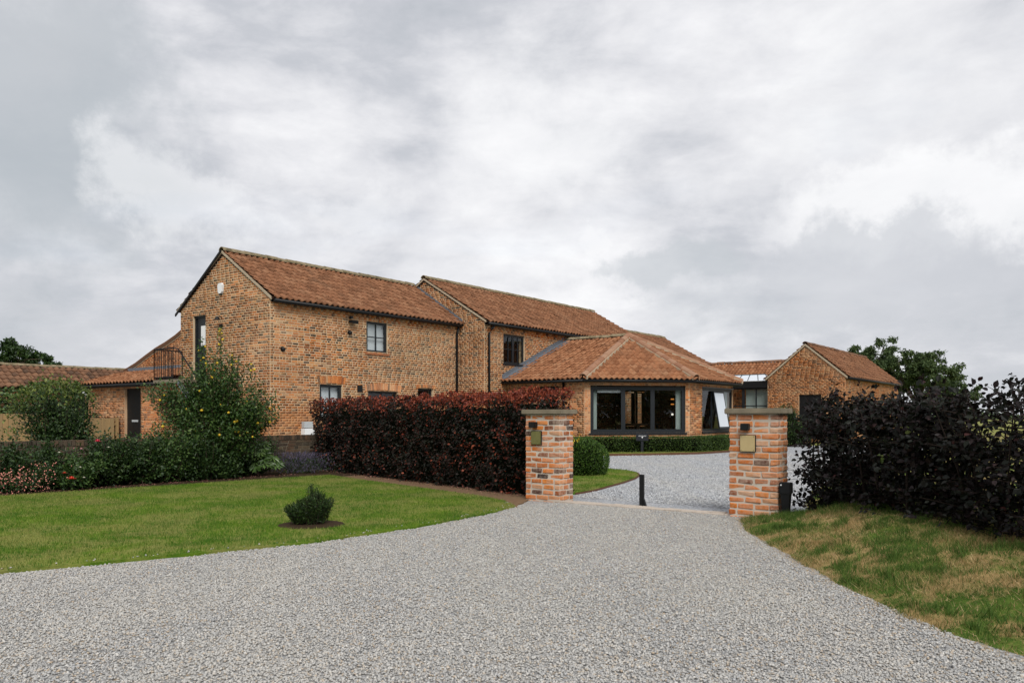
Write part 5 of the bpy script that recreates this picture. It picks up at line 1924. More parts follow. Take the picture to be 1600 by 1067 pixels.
def blobs(name, pts, r, mat, parent, flat=1.0):
    """small rounded fruits or flower heads"""
    v0 = np.array([(0, 0, 1), (.9, 0, .35), (.28, .85, .35), (-.72, .53, .35), (-.72, -.53, .35), (.28, -.85, .35), (.72, .53, -.4), (-.28, .85, -.4), (-.9, 0, -.4), (-.28, -.85, -.4), (.72, -.53, -.4), (0, 0, -1)])
    f0 = np.array([(0, 1, 2), (0, 2, 3), (0, 3, 4), (0, 4, 5), (0, 5, 1), (1, 6, 2), (2, 7, 3), (3, 8, 4), (4, 9, 5), (5, 10, 1), (6, 7, 2), (7, 8, 3), (8, 9, 4), (9, 10, 5), (10, 6, 1), (11, 7, 6), (11, 8, 7), (11, 9, 8), (11, 10, 9), (11, 6, 10)])
    n = len(pts)
    s_ = r * RNG.uniform(.75, 1.25, (n, 1, 1))
    v = np.asarray(pts)[:, None, :] + v0[None] * s_ * np.array([1, 1, flat])
    f = (np.arange(n)[:, None, None] * 12 + f0[None]).reshape(-1, 3)
    return link(name, mesh_arrays(name, v.reshape(-1, 3), f, mat, np.repeat(RNG.random(n), 12), True), parent, 'stuff')


def bloom(c, r, mat, parent):
    """a double rose: three rings of cupped petals"""
    v, f = [], []
    for ring_, (n_, rr, h_, tl) in enumerate(((7, 1.0, .25, .55), (6, .7, .5, .8), (5, .42, .65, 1.0))):
        for i in range(n_):
            a = 2 * PI * i / n_ + ring_ * .4
            b = len(v)
            for (dw, dr, dz) in ((0, .1, 0), (.42, .75, h_ * .7), (.25, 1.0, h_), (-.25, 1.0, h_), (-.42, .75, h_ * .7)):
                aa = a + dw
                v.append((c[0] + math.cos(aa) * rr * dr * r, c[1] + math.sin(aa) * rr * dr * r - dz * r * .5, c[2] + dz * r * tl))
            f.append((b, b + 1, b + 2, b + 3, b + 4))
    me = bpy.data.meshes.new('bloom')
    me.from_pydata(v, [], f)
    me.materials.append(MATS[mat])
    return link('bloom', me, parent)


# --- copper beech hedge between the lawn and the drive
HA, HBp = Vector((0.27, 13.28, 0)), Vector((-4.98, 20.0, 0))
hd = (HBp - HA).normalized()
hn = Vector((hd.y, -hd.x, 0))
if hn.y > 0:
    hn = -hn
hl = (HBp - HA).length
HT = 0.98
hedge = thing('beech_hedge', HA.lerp(HBp, .5) - hn * HT / 2, 'long dense copper beech hedge with red tips between lawn and far pillar', 'hedge')


def hedge_h(s):
    return 1.655 + 0.03 * (1 - s / hl) + 0.045 * np.sin(s * 3.1 + .5) + 0.035 * np.sin(s * 7.7) + 0.025 * np.sin(s * 13.3 + 1)


def hpt(s, d, z):
    """s along, d inwards from the front face"""
    s, d, z = np.broadcast_arrays(np.asarray(s, float), np.asarray(d, float), np.asarray(z, float))
    return np.stack([HA.x + hd.x * s - hn.x * d, HA.y + hd.y * s - hn.y * d, z], -1)


HN, HDv = np.array(hn), np.array(hd)
UPV = np.array([0, 0, 1.0])
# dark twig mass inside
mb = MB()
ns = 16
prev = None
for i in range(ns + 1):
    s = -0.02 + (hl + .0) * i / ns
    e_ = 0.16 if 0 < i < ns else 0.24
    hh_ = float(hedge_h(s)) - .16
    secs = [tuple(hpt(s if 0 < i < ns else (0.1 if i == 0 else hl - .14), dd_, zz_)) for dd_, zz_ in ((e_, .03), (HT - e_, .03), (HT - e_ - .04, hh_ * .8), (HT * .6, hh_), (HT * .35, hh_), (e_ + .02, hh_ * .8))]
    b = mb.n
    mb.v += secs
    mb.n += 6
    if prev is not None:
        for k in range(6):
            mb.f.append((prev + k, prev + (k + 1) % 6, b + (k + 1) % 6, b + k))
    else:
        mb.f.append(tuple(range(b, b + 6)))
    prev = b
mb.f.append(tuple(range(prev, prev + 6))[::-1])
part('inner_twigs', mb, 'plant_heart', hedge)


def hedge_shell(n, which):
    s = RNG.uniform(-.05, hl + .05, n)
    if which == 'front':
        z = hedge_h(s) * RNG.random(n) ** 0.92
        bump = 0.05 * np.sin(s * 4.3 + z * 3) + .05 * np.sin(s * 9.1 - z * 6.3) + .03 * np.sin(z * 11)
        d = bump + np.abs(RNG.normal(0, .09, n)) - .04
        nn = np.broadcast_to(HN, (n, 3))
    elif which == 'back':
        z = hedge_h(s) * RNG.random(n)
        d = HT - np.abs(RNG.normal(0, .08, n)) + .03
        nn = np.broadcast_to(-HN, (n, 3))
    elif which == 'top':
        d = RNG.uniform(-.02, HT + .02, n)
        z = hedge_h(s) - np.abs(RNG.normal(0, .07, n)) + .03 + .05 * np.sin(s * 5.1 + d * 7)
        nn = np.broadcast_to(UPV, (n, 3))
    else:
        far = RNG.random(n) < .62
        s = np.where(far, hl + .06 - np.abs(RNG.normal(0, .09, n)), -.02 + np.abs(RNG.normal(0, .07, n)))
        d = RNG.uniform(0, HT, n)
        z = hedge_h(s) * RNG.random(n)
        nn = np.where(far[:, None], HDv, -HDv)
    p = hpt(s, d, np.maximum(z, .03))
    return p, nn, s, z


Ps, As, Ns, Zs, Ss = [], [], [], [], []
for wh, n in (('front', 15500), ('back', 2500), ('top', 4600), ('end', 3600)):
    p, nn, s, z = hedge_shell(n, wh)
    Ps.append(p)
    As.append(nn * .5 + RNG.normal(0, .55, (n, 3)) + np.array([0, 0, -.15 if wh != 'top' else .5]))
    Ns.append(nn + RNG.normal(0, .5, (n, 3)) + UPV * .35)
    Zs.append(z)
    Ss.append(s)
P, A, Nn, Zv, Sv = map(np.concatenate, (Ps, As, Ns, Zs, Ss))
# fresh red growth: along the top and in drifts near the pillar
drift = 0.5 + 0.5 * np.sin(Sv * 3.7 + Zv * 2.2) * np.sin(Sv * 1.9 - Zv * 4.1 + 1)
pr_ = 0.03 + (0.62 + 0.36 * np.clip(1 - Sv / 6, 0, 1)) * np.clip((Zv - hedge_h(Sv) + .24 + .10 * np.sin(Sv * 5.3) + .06 * np.sin(Sv * 11.9)) / .24, 0, 1) ** 1.3 + 0.20 * np.clip(1 - Sv / 3.2, 0, 1) * drift ** 3 * 2.2 + 0.10 * drift ** 4
red = RNG.random(len(P)) < pr_
for nm, msk, mt_ in (('foliage', ~red, 'leaf_copper'), ('new_growth', red, 'leaf_red')):
    n = msk.sum()
    leaves(nm, P[msk], A[msk], Nn[msk], .062 * RNG.uniform(.6, 1.2, n), .040 * RNG.uniform(.7, 1.2, n), mt_, hedge, 'stuff', six=True)
# upright shoots along the top
sh = MB()
P, A, Nn = [], [], []
for i in range(340):
    s = RNG.uniform(0, hl) if i > 120 else RNG.uniform(-.05, 2.2)
    p0 = hpt(s, RNG.uniform(.02, HT), float(hedge_h(s)) - .05)
    h_ = RNG.uniform(.04, .16)
    p1 = p0 + np.array([RNG.normal(0, .05), RNG.normal(0, .05), h_])
    sh.tube([p0, p1], [.004, .002], 3, False)
    for q in range(10):
        t_ = RNG.uniform(.15, 1)
        P.append(p0 + (p1 - p0) * t_)
        A.append(RNG.normal(0, .6, 3) + UPV * .5)
        Nn.append(RNG.normal(0, .6, 3) + UPV * .4)
P, A, Nn = map(np.array, (P, A, Nn))
leaves('top_shoots', P, A, Nn, .052 * RNG.uniform(.6, 1.2, len(P)), .034, 'leaf_red', hedge, 'stuff', six=True)
part('shoot_stems', sh, 'bark', hedge)

# --- looser black-purple hedge on the bank
KP = [Vector((4.15, 10.75, 0)), Vector((4.24, 9.3, 0)), Vector((4.42, 7.6, 0)), Vector((4.72, 5.4, 0)), Vector((5.05, 3.4, 0))]
cum = [0]
for a, b in zip(KP[:-1], KP[1:]):
    cum.append(cum[-1] + (b - a).length)
KL = cum[-1]
KX = np.array([p.x for p in KP])
KY = np.array([p.y for p in KP])


def kpt(s):
    return np.interp(s, cum, KX), np.interp(s, cum, KY)


hedge2 = thing('beech_hedge', (4.6, 8.4, .2), 'loose black-purple beech hedge on the grass bank beside the near pillar', 'hedge')
tw = MB()
P, A, Nn = [], [], []
nst = 118
for i in range(nst):
    s0 = KL * (i + .5) / nst + RNG.normal(0, .05)
    x0, y0 = kpt(s0)
    b0 = np.array([x0 + RNG.normal(0, .10), y0, float(bank_z(np.array([x0]), np.array([y0]))[0]) - .05])
    top = 1.50 + .07 * math.sin(s0 * 2.1) + RNG.normal(0, .06)
    p_top = b0 + np.array([RNG.normal(0, .16), RNG.normal(0, .16), top - b0[2]])
    tw.tube([b0, (b0 + p_top) / 2 + RNG.normal(0, .04, 3), p_top], [.016, .010, .003], 5, False)
    for j in range(20):
        t_ = RNG.uniform(.01, 1) ** 1.05
        q0 = b0 + (p_top - b0) * t_
        az = RNG.uniform(0, 2 * PI)
        ln = RNG.uniform(.22, .52) * (1.12 - .55 * t_)
        q1 = q0 + np.array([math.cos(az) * ln, math.sin(az) * ln, RNG.uniform(-.10, .20) * (1.0 - .6 * t_)])
        tw.tube([q0, q1], [.006, .002], 3, False)
        nl = 14
        tt = RNG.uniform(.2, 1.03, nl)[:, None]
        P.append(q0 + (q1 - q0) * tt + RNG.normal(0, .035, (nl, 3)))
        A.append(unit((q1 - q0)[None]) * .5 + RNG.normal(0, .5, (nl, 3)))
        Nn.append(RNG.normal(0, .55, (nl, 3)) + UPV * .8 - np.array([.2, .3, 0]))
for i in range(46):        # stray shoots above the top
    s0 = RNG.uniform(0, KL)
    x0, y0 = kpt(s0)
    q0 = np.array([x0 + RNG.normal(0, .2), y0, 1.42])
    q1 = q0 + np.array([RNG.normal(0, .10), RNG.normal(0, .10), RNG.uniform(.14, .36)])
    tw.tube([q0, q1], [.004, .0015], 3, False)
    nl = 9
    tt = RNG.uniform(.1, 1.02, nl)[:, None]
    P.append(q0 + (q1 - q0) * tt + RNG.normal(0, .018, (nl, 3)))
    A.append(RNG.normal(0, .6, (nl, 3)) + UPV * .3)
    Nn.append(RNG.normal(0, .6, (nl, 3)) + UPV * .5)
P, A, Nn = map(np.concatenate, (P, A, Nn))
# a thin window in the leaves towards the field
pxv = 800 + FPX * P[:, 0] / P[:, 1]
k = P[:, 2] > bank_z(P[:, 0], P[:, 1]) + .05
gap_c = (np.hypot(P[:, 0] - 4.50, P[:, 1] - 7.2) < .75) & (np.abs(P[:, 2] - 1.28) < .13) & (RNG.random(len(P)) < .62)
k &= ~gap_c
P, A, Nn = P[k], A[k], Nn[k]
Lv = .066 * RNG.uniform(.55, 1.25, len(P))
# three hundred of the nearest outer leaves as pieces of their own
pyv = HORIZON - FPX * (P[:, 2] - EYE) / P[:, 1]
pxv = 800 + FPX * P[:, 0] / P[:, 1]
score = np.where((pxv < 1598) & (pxv > 0), Lv / P[:, 1] * (1 + .25 * (P[:, 2] > 1.45)), 0)
pick = np.argsort(-score)[:300]
mask = np.ones(len(P), bool)
mask[pick] = False
fo2 = leaves('foliage', P[mask], A[mask], Nn[mask], Lv[mask], Lv[mask] * .66, 'leaf_black', hedge2, 'stuff', six=True)
one = bpy.data.meshes.new('leaf')
one.from_pydata([(0, 0, 0), (.28, .30, .05), (.62, .32, .05), (1, 0, -.12), (.62, -.32, .05), (.28, -.30, .05)], [], [(0, 3, 2, 1), (0, 5, 4, 3)])
one.materials.append(MATS['leaf_black'])
for i in pick:
    a = Vector(A[i]).normalized()
    n_ = Vector(Nn[i])
    n_ = (n_ - a * n_.dot(a)).normalized()
    o = link('leaf', one, hedge2)
    o.matrix_basis = Matrix.Translation(P[i]) @ Matrix((a, n_.cross(a), n_)).transposed().to_4x4() @ Matrix.Diagonal((Lv[i],) * 3 + (1,))
part('stems', tw, 'dark_bark', hedge2)
for c in ((3.98, 8.15, 1.20), (3.92, 8.4, 0.93)):
    pp = np.array(c) + RNG.normal(0, .03, (5, 3))
    leaves('pale_leaves', pp, RNG.normal(0, .6, (5, 3)), RNG.normal(0, .4, (5, 3)) + UPV, .06, .04, 'leaf_bright', hedge2, 'stuff', six=True)


# --- clipped shapes: a shell of fine leaves over a dark heart
def clipped(th, surf, n, L, Wd, mat, core):
    """surf(n) -> points, outward normals"""
    p, nn = surf(n)
    a = nn * .8 + RNG.normal(0, .5, (n, 3)) + UPV * .25
    leaves('foliage', p - nn * np.abs(RNG.normal(0, .03, (n, 1))), a, nn + RNG.normal(0, .6, (n, 3)), L * RNG.uniform(.6, 1.3, n), Wd, mat, th, 'stuff')
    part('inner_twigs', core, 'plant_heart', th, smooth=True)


def dome(th, c, r, h, n, L, Wd, mat, low=.0, lump=.05):
    c = np.array(c, float)

    def surf(n):
        w = RNG.uniform(0, 2 * PI, n)
        u_ = RNG.uniform(-.55, 1, n)
        q = np.sqrt(1 - np.clip(u_, -1, 1) ** 2)
        nn = np.stack([np.cos(w) * q, np.sin(w) * q, u_], 1)
        k_ = 1 + lump * np.sin(w * 5 + u_ * 6) + lump * .7 * np.cos(w * 9 - u_ * 11)
        p = c + nn * np.array([r, r, h * .62]) * k_[:, None] + np.array([0, 0, h * .36])
        p[:, 2] = np.maximum(p[:, 2], c[2] + .02)
        return p, nn
    core = MB()
    zs = np.linspace(0.02, .93, 7)
    core.tube([c + np.array([0, 0, q * h]) for q in zs], [r * .82 * math.sqrt(max(.03, 1 - ((q - .36) / .62) ** 2)) for q in zs], 14)
    clipped(th, surf, n, L, Wd, mat, core)


yb = thing('yew_ball', (1.72, 18.0, .03), 'clipped dark green yew ball on the grass behind the far pillar', 'shrub')
dome(yb, (1.60, 18.0, .03), .58, .84, 8500, .05, .017, 'leaf_ball', lump=.02)
mb = MB()
mb.tube([(1.72, 18.0, .03), (1.72, 18.0, .3)], .06, 6)
part('trunk', mb, 'bark', yb)
P = np.array([1.30, 17.35, .72]) + RNG.normal(0, 1, (30, 3)) * np.array([.05, .03, .12])
P[:, 0] += (P[:, 2] - .72) * .8
leaves('yellow_shoot', P, RNG.normal(0, .5, (30, 3)) + UPV, RNG.normal(0, .5, (30, 3)) + np.array([0, -1, 0]), .05, .02, 'yellow_fruit', yb, 'stuff')

for (px_, d_, r_, h_, lab) in ((1237, 35.5, .75, 1.0, 'low clipped yew mound at the foot of the barn gable'), (1228, 37.3, .7, 1.75, 'taller dark yew bush in front of the barn wall')):
    xx = (px_ - 800) / FPX * d_
    b_ = thing('yew_bush', (xx, d_, .05), lab, 'shrub')
    dome(b_, (xx, d_, .05), r_, h_, 1600, .10, .035, 'leaf_yew', lump=.09)
xx = (1196 - 800) / FPX * 38.6
b_ = thing('leafy_shrub', (xx, 38.6, .05), 'pale green leafy shrub below the link windows', 'shrub')
bush((xx, 38.6, .05), [(0, 0, 1.05, .55, .4, .5, 1)], 30, 26, .12, .06, b_, 'leaf_bright')

# low clipped hedge round the garden room
bh = thing('box_hedge', (5, 28.3, .08), 'low neatly clipped green hedge under the garden room windows', 'hedge')
BHL = [(-1.6, 28.9), (2.35, 28.05), (3.4, 28.05), (6.4, 28.55), (7.5, 29.5), (10.8, 33.9), (12.0, 35.6)]
bl = [0]
for a, b in zip(BHL[:-1], BHL[1:]):
    bl.append(bl[-1] + math.dist(a, b))


def bh_surf(n):
    s = RNG.uniform(0, bl[-1], n)
    x = np.interp(s, bl, [q[0] for q in BHL])
    y = np.interp(s, bl, [q[1] for q in BHL])
    tx = np.interp(s + .05, bl, [q[0] for q in BHL]) - np.interp(s - .05, bl, [q[0] for q in BHL])
    ty = np.interp(s + .05, bl, [q[1] for q in BHL]) - np.interp(s - .05, bl, [q[1] for q in BHL])
    nn = unit(np.stack([ty, -tx, 0 * tx], 1))
    top = RNG.random(n) < .4
    back = ~top & (RNG.random(n) < .2)
    off = np.where(top, RNG.uniform(-.26, .26, n), np.where(back, -.26, .26)) + .012 * np.sin(s * 9)
    z = np.where(top, .60 + .012 * np.sin(s * 6), RNG.uniform(.10, .60, n))
    nrm = np.where(top[:, None], UPV, np.where(back[:, None], -nn, nn))
    return np.stack([x, y, z], 1) + nn * off[:, None], nrm


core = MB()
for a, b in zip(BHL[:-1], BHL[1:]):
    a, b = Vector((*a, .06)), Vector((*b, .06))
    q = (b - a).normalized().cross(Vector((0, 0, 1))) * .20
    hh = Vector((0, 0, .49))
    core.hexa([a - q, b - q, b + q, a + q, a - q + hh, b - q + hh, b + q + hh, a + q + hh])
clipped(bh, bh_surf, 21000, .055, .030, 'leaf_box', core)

# spiky little conifer in its patch of soil
ls = thing('conifer_shrub', (HOLE_C[0], HOLE_C[1], .04), 'small spiky dark green conifer in a round soil patch on the lawn', 'shrub')
P, A, Nn = [], [], []
stm = MB()
for i in range(240):
    w_ = RNG.uniform(0, 2 * PI)
    out_ = RNG.random() ** .6
    b0 = np.array([HOLE_C[0] - .02 + .18 * math.cos(w_) * out_, HOLE_C[1] + .17 * math.sin(w_) * out_, .05])
    hh = (.39 if math.cos(w_) > -.1 else .28) * (1.1 - .45 * out_) * RNG.uniform(.8, 1.15)
    tip = b0 + np.array([.11 * math.cos(w_) * out_, .10 * math.sin(w_) * out_, hh])
    stm.tube([b0, tip], [.005, .002], 3, False)
    nl = 46
    q = RNG.uniform(.05, 1.0, nl)[:, None]
    P.append(b0 + (tip - b0) * q + RNG.normal(0, .007, (nl, 3)))
    A.append(unit((tip - b0)[None]) * .8 + RNG.normal(0, .55, (nl, 3)))
    Nn.append(RNG.normal(0, 1, (nl, 3)) + UPV * .3)
P, A, Nn = map(np.concatenate, (P, A, Nn))
leaves('needles', P, A, Nn, .042 * RNG.uniform(.6, 1.2, len(P)), .010, 'leaf_yew', ls, 'stuff')
part('stems', stm, 'dark_bark', ls)

# --- the flower bed, left to right along the old wall
def bedpt(px, off):
    """a point of the bed: off metres behind the lawn edge"""
    kx = (px - 800) / FPX
    o_ = Vector((-8.5, 13.2, 0)) + V * off
    t_ = (kx * o_.y - o_.x) / (U.x - kx * U.y)
    return o_ + U * t_


bp0 = bedpt(340, .75)
qt = thing('quince_tree', (bp0.x, bp0.y, .02), 'bushy fruit tree dotted with small yellow fruits before the gable', 'tree')
trk = MB()
for i in range(5):
    w_ = i * 1.3
    b0 = np.array([bp0.x + .07 * math.cos(w_), bp0.y + .07 * math.sin(w_), 0])
    t1 = b0 + np.array([.25 * math.cos(w_), .25 * math.sin(w_), 1.1])
    trk.tube([b0, b0 * .5 + t1 * .5 + np.array([.03, 0, .1]), t1], [.05, .04, .025], 7)
part('trunk', trk, 'bark', qt)
QP = bush((bp0.x, bp0.y, .1), [(0, 0, 1.75, 1.25, .8, .6, 6), (-.15, 0, 1.15, 1.3, .8, .55, 6), (.85, 0, 1.45, .6, .5, .5, 4), (-1.0, 0, 1.8, .75, .4, .28, 3), (-.1, 0, .6, 1.0, .6, .4, 5), (-.05, 0, 2.3, .75, .5, .45, 4)],
          700, 52, .070, .044, qt, 'leaf_green', .010, .075, .3)
shoots = []
for (px_, ztop) in ((316, 3.05), (345, 3.28), (392, 2.5), (362, 2.75)):
    xt = (px_ - 800) / FPX * bp0.y
    n_ = 150 if ztop > 2.9 else 60
    zz_ = RNG.uniform(2.2 if ztop > 2.9 else 2.1, ztop, n_)
    shoots.append(np.stack([xt + RNG.normal(0, .05, n_) * (1.3 - (zz_ - 2) * .5), bp0.y + RNG.normal(0, .05, n_), zz_], 1))
    part('shoot', MB().tube([(bp0.x * .6 + xt * .4, bp0.y, 1.5), (xt, bp0.y, 2.2), (xt, bp0.y, ztop)], [.012, .008, .003], 5, False), 'bark', qt)
shoots = np.concatenate(shoots)
leaves('shoot_leaves', shoots, RNG.normal(0, .6, shoots.shape) + UPV * .3, RNG.normal(0, .5, shoots.shape) + UPV, .06, .035, 'leaf_green', qt, 'stuff')
kk = QP[(QP[:, 2] > .9) & (QP[:, 1] < bp0.y + .15)]
blobs('fruit', np.concatenate([kk[RNG.choice(len(kk), 48, False)] + np.array([0, -.05, 0]), shoots[::22]]), .030, 'yellow_fruit', qt)

b_ = bedpt(95, 2.6)
cb = thing('leafy_bush', (b_.x, b_.y, 0), 'large dark bush with lime green top beside the outbuilding', 'shrub')
bush((b_.x, b_.y, .1), [(0, 0, 1.35, .80, .6, .65, 5), (.15, 0, .8, .85, .6, .5, 4), (.35, 0, .55, .9, .5, .35, 3), (-.5, 0, 1.2, .5, .5, .5, 2)], 260, 52, .075, .045, cb, 'leaf_deep', .012, .08, .3)
n = 1000
wv = RNG.uniform(0, 2 * PI, n)
rv = np.sqrt(RNG.random(n))
Pt = np.stack([b_.x + .78 * rv * np.cos(wv) - .05, b_.y + .55 * rv * np.sin(wv), 1.50 + .55 * np.sqrt(np.clip(1 - rv ** 2, 0, 1)) + RNG.normal(0, .07, n)], 1)
leaves('lime_tips', Pt, RNG.normal(0, .6, (n, 3)) + np.array([0, -.2, .3]), RNG.normal(0, .45, (n, 3)) + UPV, .07, .042, 'leaf_bright', cb, 'stuff')
Pt = np.stack([b_.x - .78 + RNG.normal(0, .1, 260), b_.y - .2 + RNG.normal(0, .2, 260), RNG.uniform(.9, 1.8, 260)], 1)
leaves('lime_side', Pt, RNG.normal(0, .6, (260, 3)) + np.array([-.5, -.2, .3]), RNG.normal(0, .45, (260, 3)) + UPV, .07, .042, 'leaf_bright', cb, 'stuff')

# ivy over the long range
iv = thing('ivy', W(-6, 11.1), 'thick green ivy growing along the low range under its roof', 'ivy')
n = 6500
s_ = RNG.uniform(-11.5, 1.2, n)
z_ = RNG.uniform(1.0, 2.42, n) + .08 * np.sin(s_ * 2.3)
pp = np.array([tuple(W(a, 10.95 - abs(random.gauss(0, .12)), 0)) for a in s_])
pp[:, 2] = z_
leaves('foliage', pp, RNG.normal(0, .5, (n, 3)) + np.array([0, -.4, -.3]), RNG.normal(0, .4, (n, 3)) + np.array([.6, -.6, .6]), .13, .10, 'leaf_green', iv, 'stuff')
n = 700
s_ = RNG.uniform(-2.2, 1.2, n)
pp = np.array([tuple(W(a, 11.05 + abs(random.gauss(0, .25)), 2.45 + random.random() * .12)) for a in s_])
leaves('roof_sprigs', pp, RNG.normal(0, .5, (n, 3)), RNG.normal(0, .4, (n, 3)) + UPV, .12, .09, 'leaf_green', iv, 'stuff')
stv = MB()
for i in range(12):
    a = -11 + i
    stv.tube([W(a, 11.05, 0), W(a + .2, 11.05, 1.0), W(a - .1, 11.08, 2.2)], .02, 5, False)
part('stems', stv, 'bark', iv)

shrubs = [
    (18, .85, .60, 1.0, 'leaf_deep', 'dark leafy shrub behind the peach flowers at the picture edge', 110),
    (68, .95, .60, .95, 'leaf_deep', 'dark shrub filling the bed between the edge shrub and the coral rose', 120),
    (115, .55, .60, .68, 'leaf_green', 'rose bush carrying the coral bloom low in the bed', 120),
    (165, .80, .65, 1.12, 'leaf_deep', 'rose bush carrying the large pink bloom', 160),
    (215, .65, .70, 1.0, 'leaf_deep', 'low dark evergreen shrub between the roses and the fruit tree', 170),
    (262, .72, .72, 1.2, 'leaf_green', 'rounded green shrub at the foot of the fruit tree on its shaded side', 180),
    (308, .52, .62, .95, 'leaf_deep', 'small dark shrub directly under the fruit tree', 140),
    (350, .45, .45, .62, 'leaf_deep', 'low shrub in front of the fruit tree trunk', 90),
    (380, .75, .45, .80, 'leaf_deep', 'low dark shrub between fruit tree and large-leaved plant', 90),
]
RB = {}
for (px_, off, r_, h_, mt_, lab, nb) in shrubs:
    q = bedpt(px_, off)
    sh_ = thing('garden_shrub', (q.x, q.y, .02), lab, 'shrub', 'shrubs in the flower bed')
    bush((q.x, q.y, .03), [(0, 0, h_ * .62, r_, r_ * .8, h_ * .38, 3), (0, -.1, h_ * .3, r_ * .95, r_ * .8, h_ * .25, 2)], nb, 40, .070, .042, sh_, mt_, .008, .07, .2)
    RB[px_] = (sh_, q, h_)


def at_px(px, py, d):
    return ((px - 800) / FPX * d, d, EYE + (HORIZON - py) * d / FPX)


d_ = RB[165][1].y - .45
bloom(at_px(153.5, 690, d_), .075, 'pink_petal', RB[165][0])
for (a, b) in ((117, 701), (127.5, 701.5)):
    bloom(at_px(a, b, d_), .035, 'pale_petal', RB[165][0])
bloom(at_px(170, 699, d_), .03, 'white_petal', RB[165][0])
d_ = RB[115][1].y - .5
bloom(at_px(113, 748, d_), .075, 'coral_petal', RB[115][0])
bloom(at_px(101.5, 739, d_), .04, 'coral_petal', RB[115][0])
for (a, b) in ((126, 730), (132, 746), (93, 707)):
    bloom(at_px(a, b, d_), .028, 'white_petal', RB[115][0])

# peach-flowered clump
q = bedpt(28, .42)
fc = thing('flower_clump', (q.x, q.y, .02), 'low clump thick with small peach pink flowers at the picture edge', 'flowers')
bush((q.x, q.y, .03), [(0, 0, .25, .55, .35, .2, 1)], 60, 26, .05, .03, fc, 'leaf_deep', .005, .05, .2)
n = 330
Pt = np.stack([q.x + RNG.normal(0, .28, n), q.y - .18 + RNG.normal(0, .12, n), np.abs(RNG.normal(.22, .12, n)) + .04], 1)
leaves('flowers', Pt, RNG.normal(0, .4, (n, 3)) + np.array([.3, -.2, 0]), RNG.normal(0, .3, (n, 3)) + np.array([0, -.5, 1]), .038, .02, 'peach_petal', fc, 'stuff')
q2 = bedpt(72, .35)
fc2 = thing('flower_clump', (q2.x, q2.y, .02), 'sparser clump of tiny peach flowers left of the coral rose', 'flowers')
bush((q2.x, q2.y, .03), [(0, 0, .30, .28, .25, .25, 1)], 34, 24, .05, .03, fc2, 'leaf_deep', .005, .05, .2)
n = 90
Pt = np.stack([q2.x + RNG.normal(0, .16, n), q2.y - .18 + RNG.normal(0, .08, n), RNG.uniform(.05, .55, n)], 1)
leaves('flowers', Pt, RNG.normal(0, .4, (n, 3)) + np.array([.3, -.2, 0]), RNG.normal(0, .3, (n, 3)) + np.array([0, -.5, 1]), .03, .018, 'peach_petal', fc2, 'stuff')

# large-leaved plant: palmate leaves, each its own piece
q = bedpt(408, .50)
ft = thing('fatsia', (q.x, q.y, .02), 'plant with big glossy hand-shaped leaves near the hedge end', 'plant')
v, f = [], []
for i in range(7):
    a = (i - 3) * .62
    ln = 1.0 - .09 * abs(i - 3)
    b = len(v)
    c_, s_ = math.cos(a), math.sin(a)
    for (l_, w_, z_) in ((.05, 0, 0), (.30, .065, .02), (.68, .105, -.02), (ln, 0, -.16), (.68, -.105, -.02), (.30, -.065, .02)):
        v.append((c_ * l_ - s_ * w_, s_ * l_ + c_ * w_, z_ * (1 if abs(i - 3) < 3 else .8)))
    f += [(b, b + 3, b + 2, b + 1), (b, b + 5, b + 4, b + 3)]
fm = bpy.data.meshes.new('leaf')
fm.from_pydata(v, [], f)
fm.materials.append(MATS['leaf_fatsia'])
pet = MB()
for i in range(64):
    w_ = RNG.uniform(0, 2 * PI)
    rr = RNG.random() ** .6
    z_ = .16 + .55 * (1 - rr * rr) * RNG.uniform(.5, 1) + .10 * RNG.random()
    pt = Vector((q.x + .42 * rr * math.cos(w_), q.y + .36 * rr * math.sin(w_), z_))
    d_ = Vector((math.cos(w_), math.sin(w_), RNG.uniform(-.75, -.1))).normalized()
    if d_.y > .3 and RNG.random() < .6:
        d_.y *= -1
    n_ = (Vector((0, -.35, 1)) + Vector(RNG.normal(0, .2, 3))).normalized()
    n_ = (n_ - d_ * n_.dot(d_)).normalized()
    sc_ = RNG.uniform(.13, .21)
    o = link('leaf', fm, ft)
    o.matrix_basis = Matrix.Translation(pt) @ Matrix((d_, n_.cross(d_), n_)).transposed().to_4x4() @ Matrix.Diagonal((sc_, sc_, sc_, 1))
    pet.tube([(q.x, q.y, .05), (q.x * .4 + pt.x * .6, q.y * .4 + pt.y * .6, z_ * .75), pt], .005, 4, False)
part('stalks', pet, 'leaf_green', ft)
bush((q.x + .05, q.y + .25, .1), [(0, 0, .62, .35, .25, .25, 1)], 24, 22, .07, .035, ft, 'leaf_green', .006, .05, .4)

q = bedpt(468, .45)
lv = thing('lavender', (q.x, q.y, .02), 'grey purple lavender drift at the foot of the old wall by the hedge', 'flowers')
n = 2600
Pt = np.stack([q.x + RNG.normal(0, .33, n), q.y + RNG.normal(0, .22, n), RNG.uniform(.03, .48, n)], 1)
leaves('spikes', Pt, RNG.normal(0, .35, (n, 3)) + UPV, rdir(n), .06, .012, 'leaf_lavender', lv, 'stuff')
n = 1500
Pt = np.stack([q.x + RNG.normal(0, .34, n), q.y + RNG.normal(0, .22, n), RNG.uniform(.02, .34, n)], 1)
leaves('foliage', Pt, RNG.normal(0, .35, (n, 3)) + UPV, rdir(n), .06, .012, 'leaf_deep', lv, 'stuff')

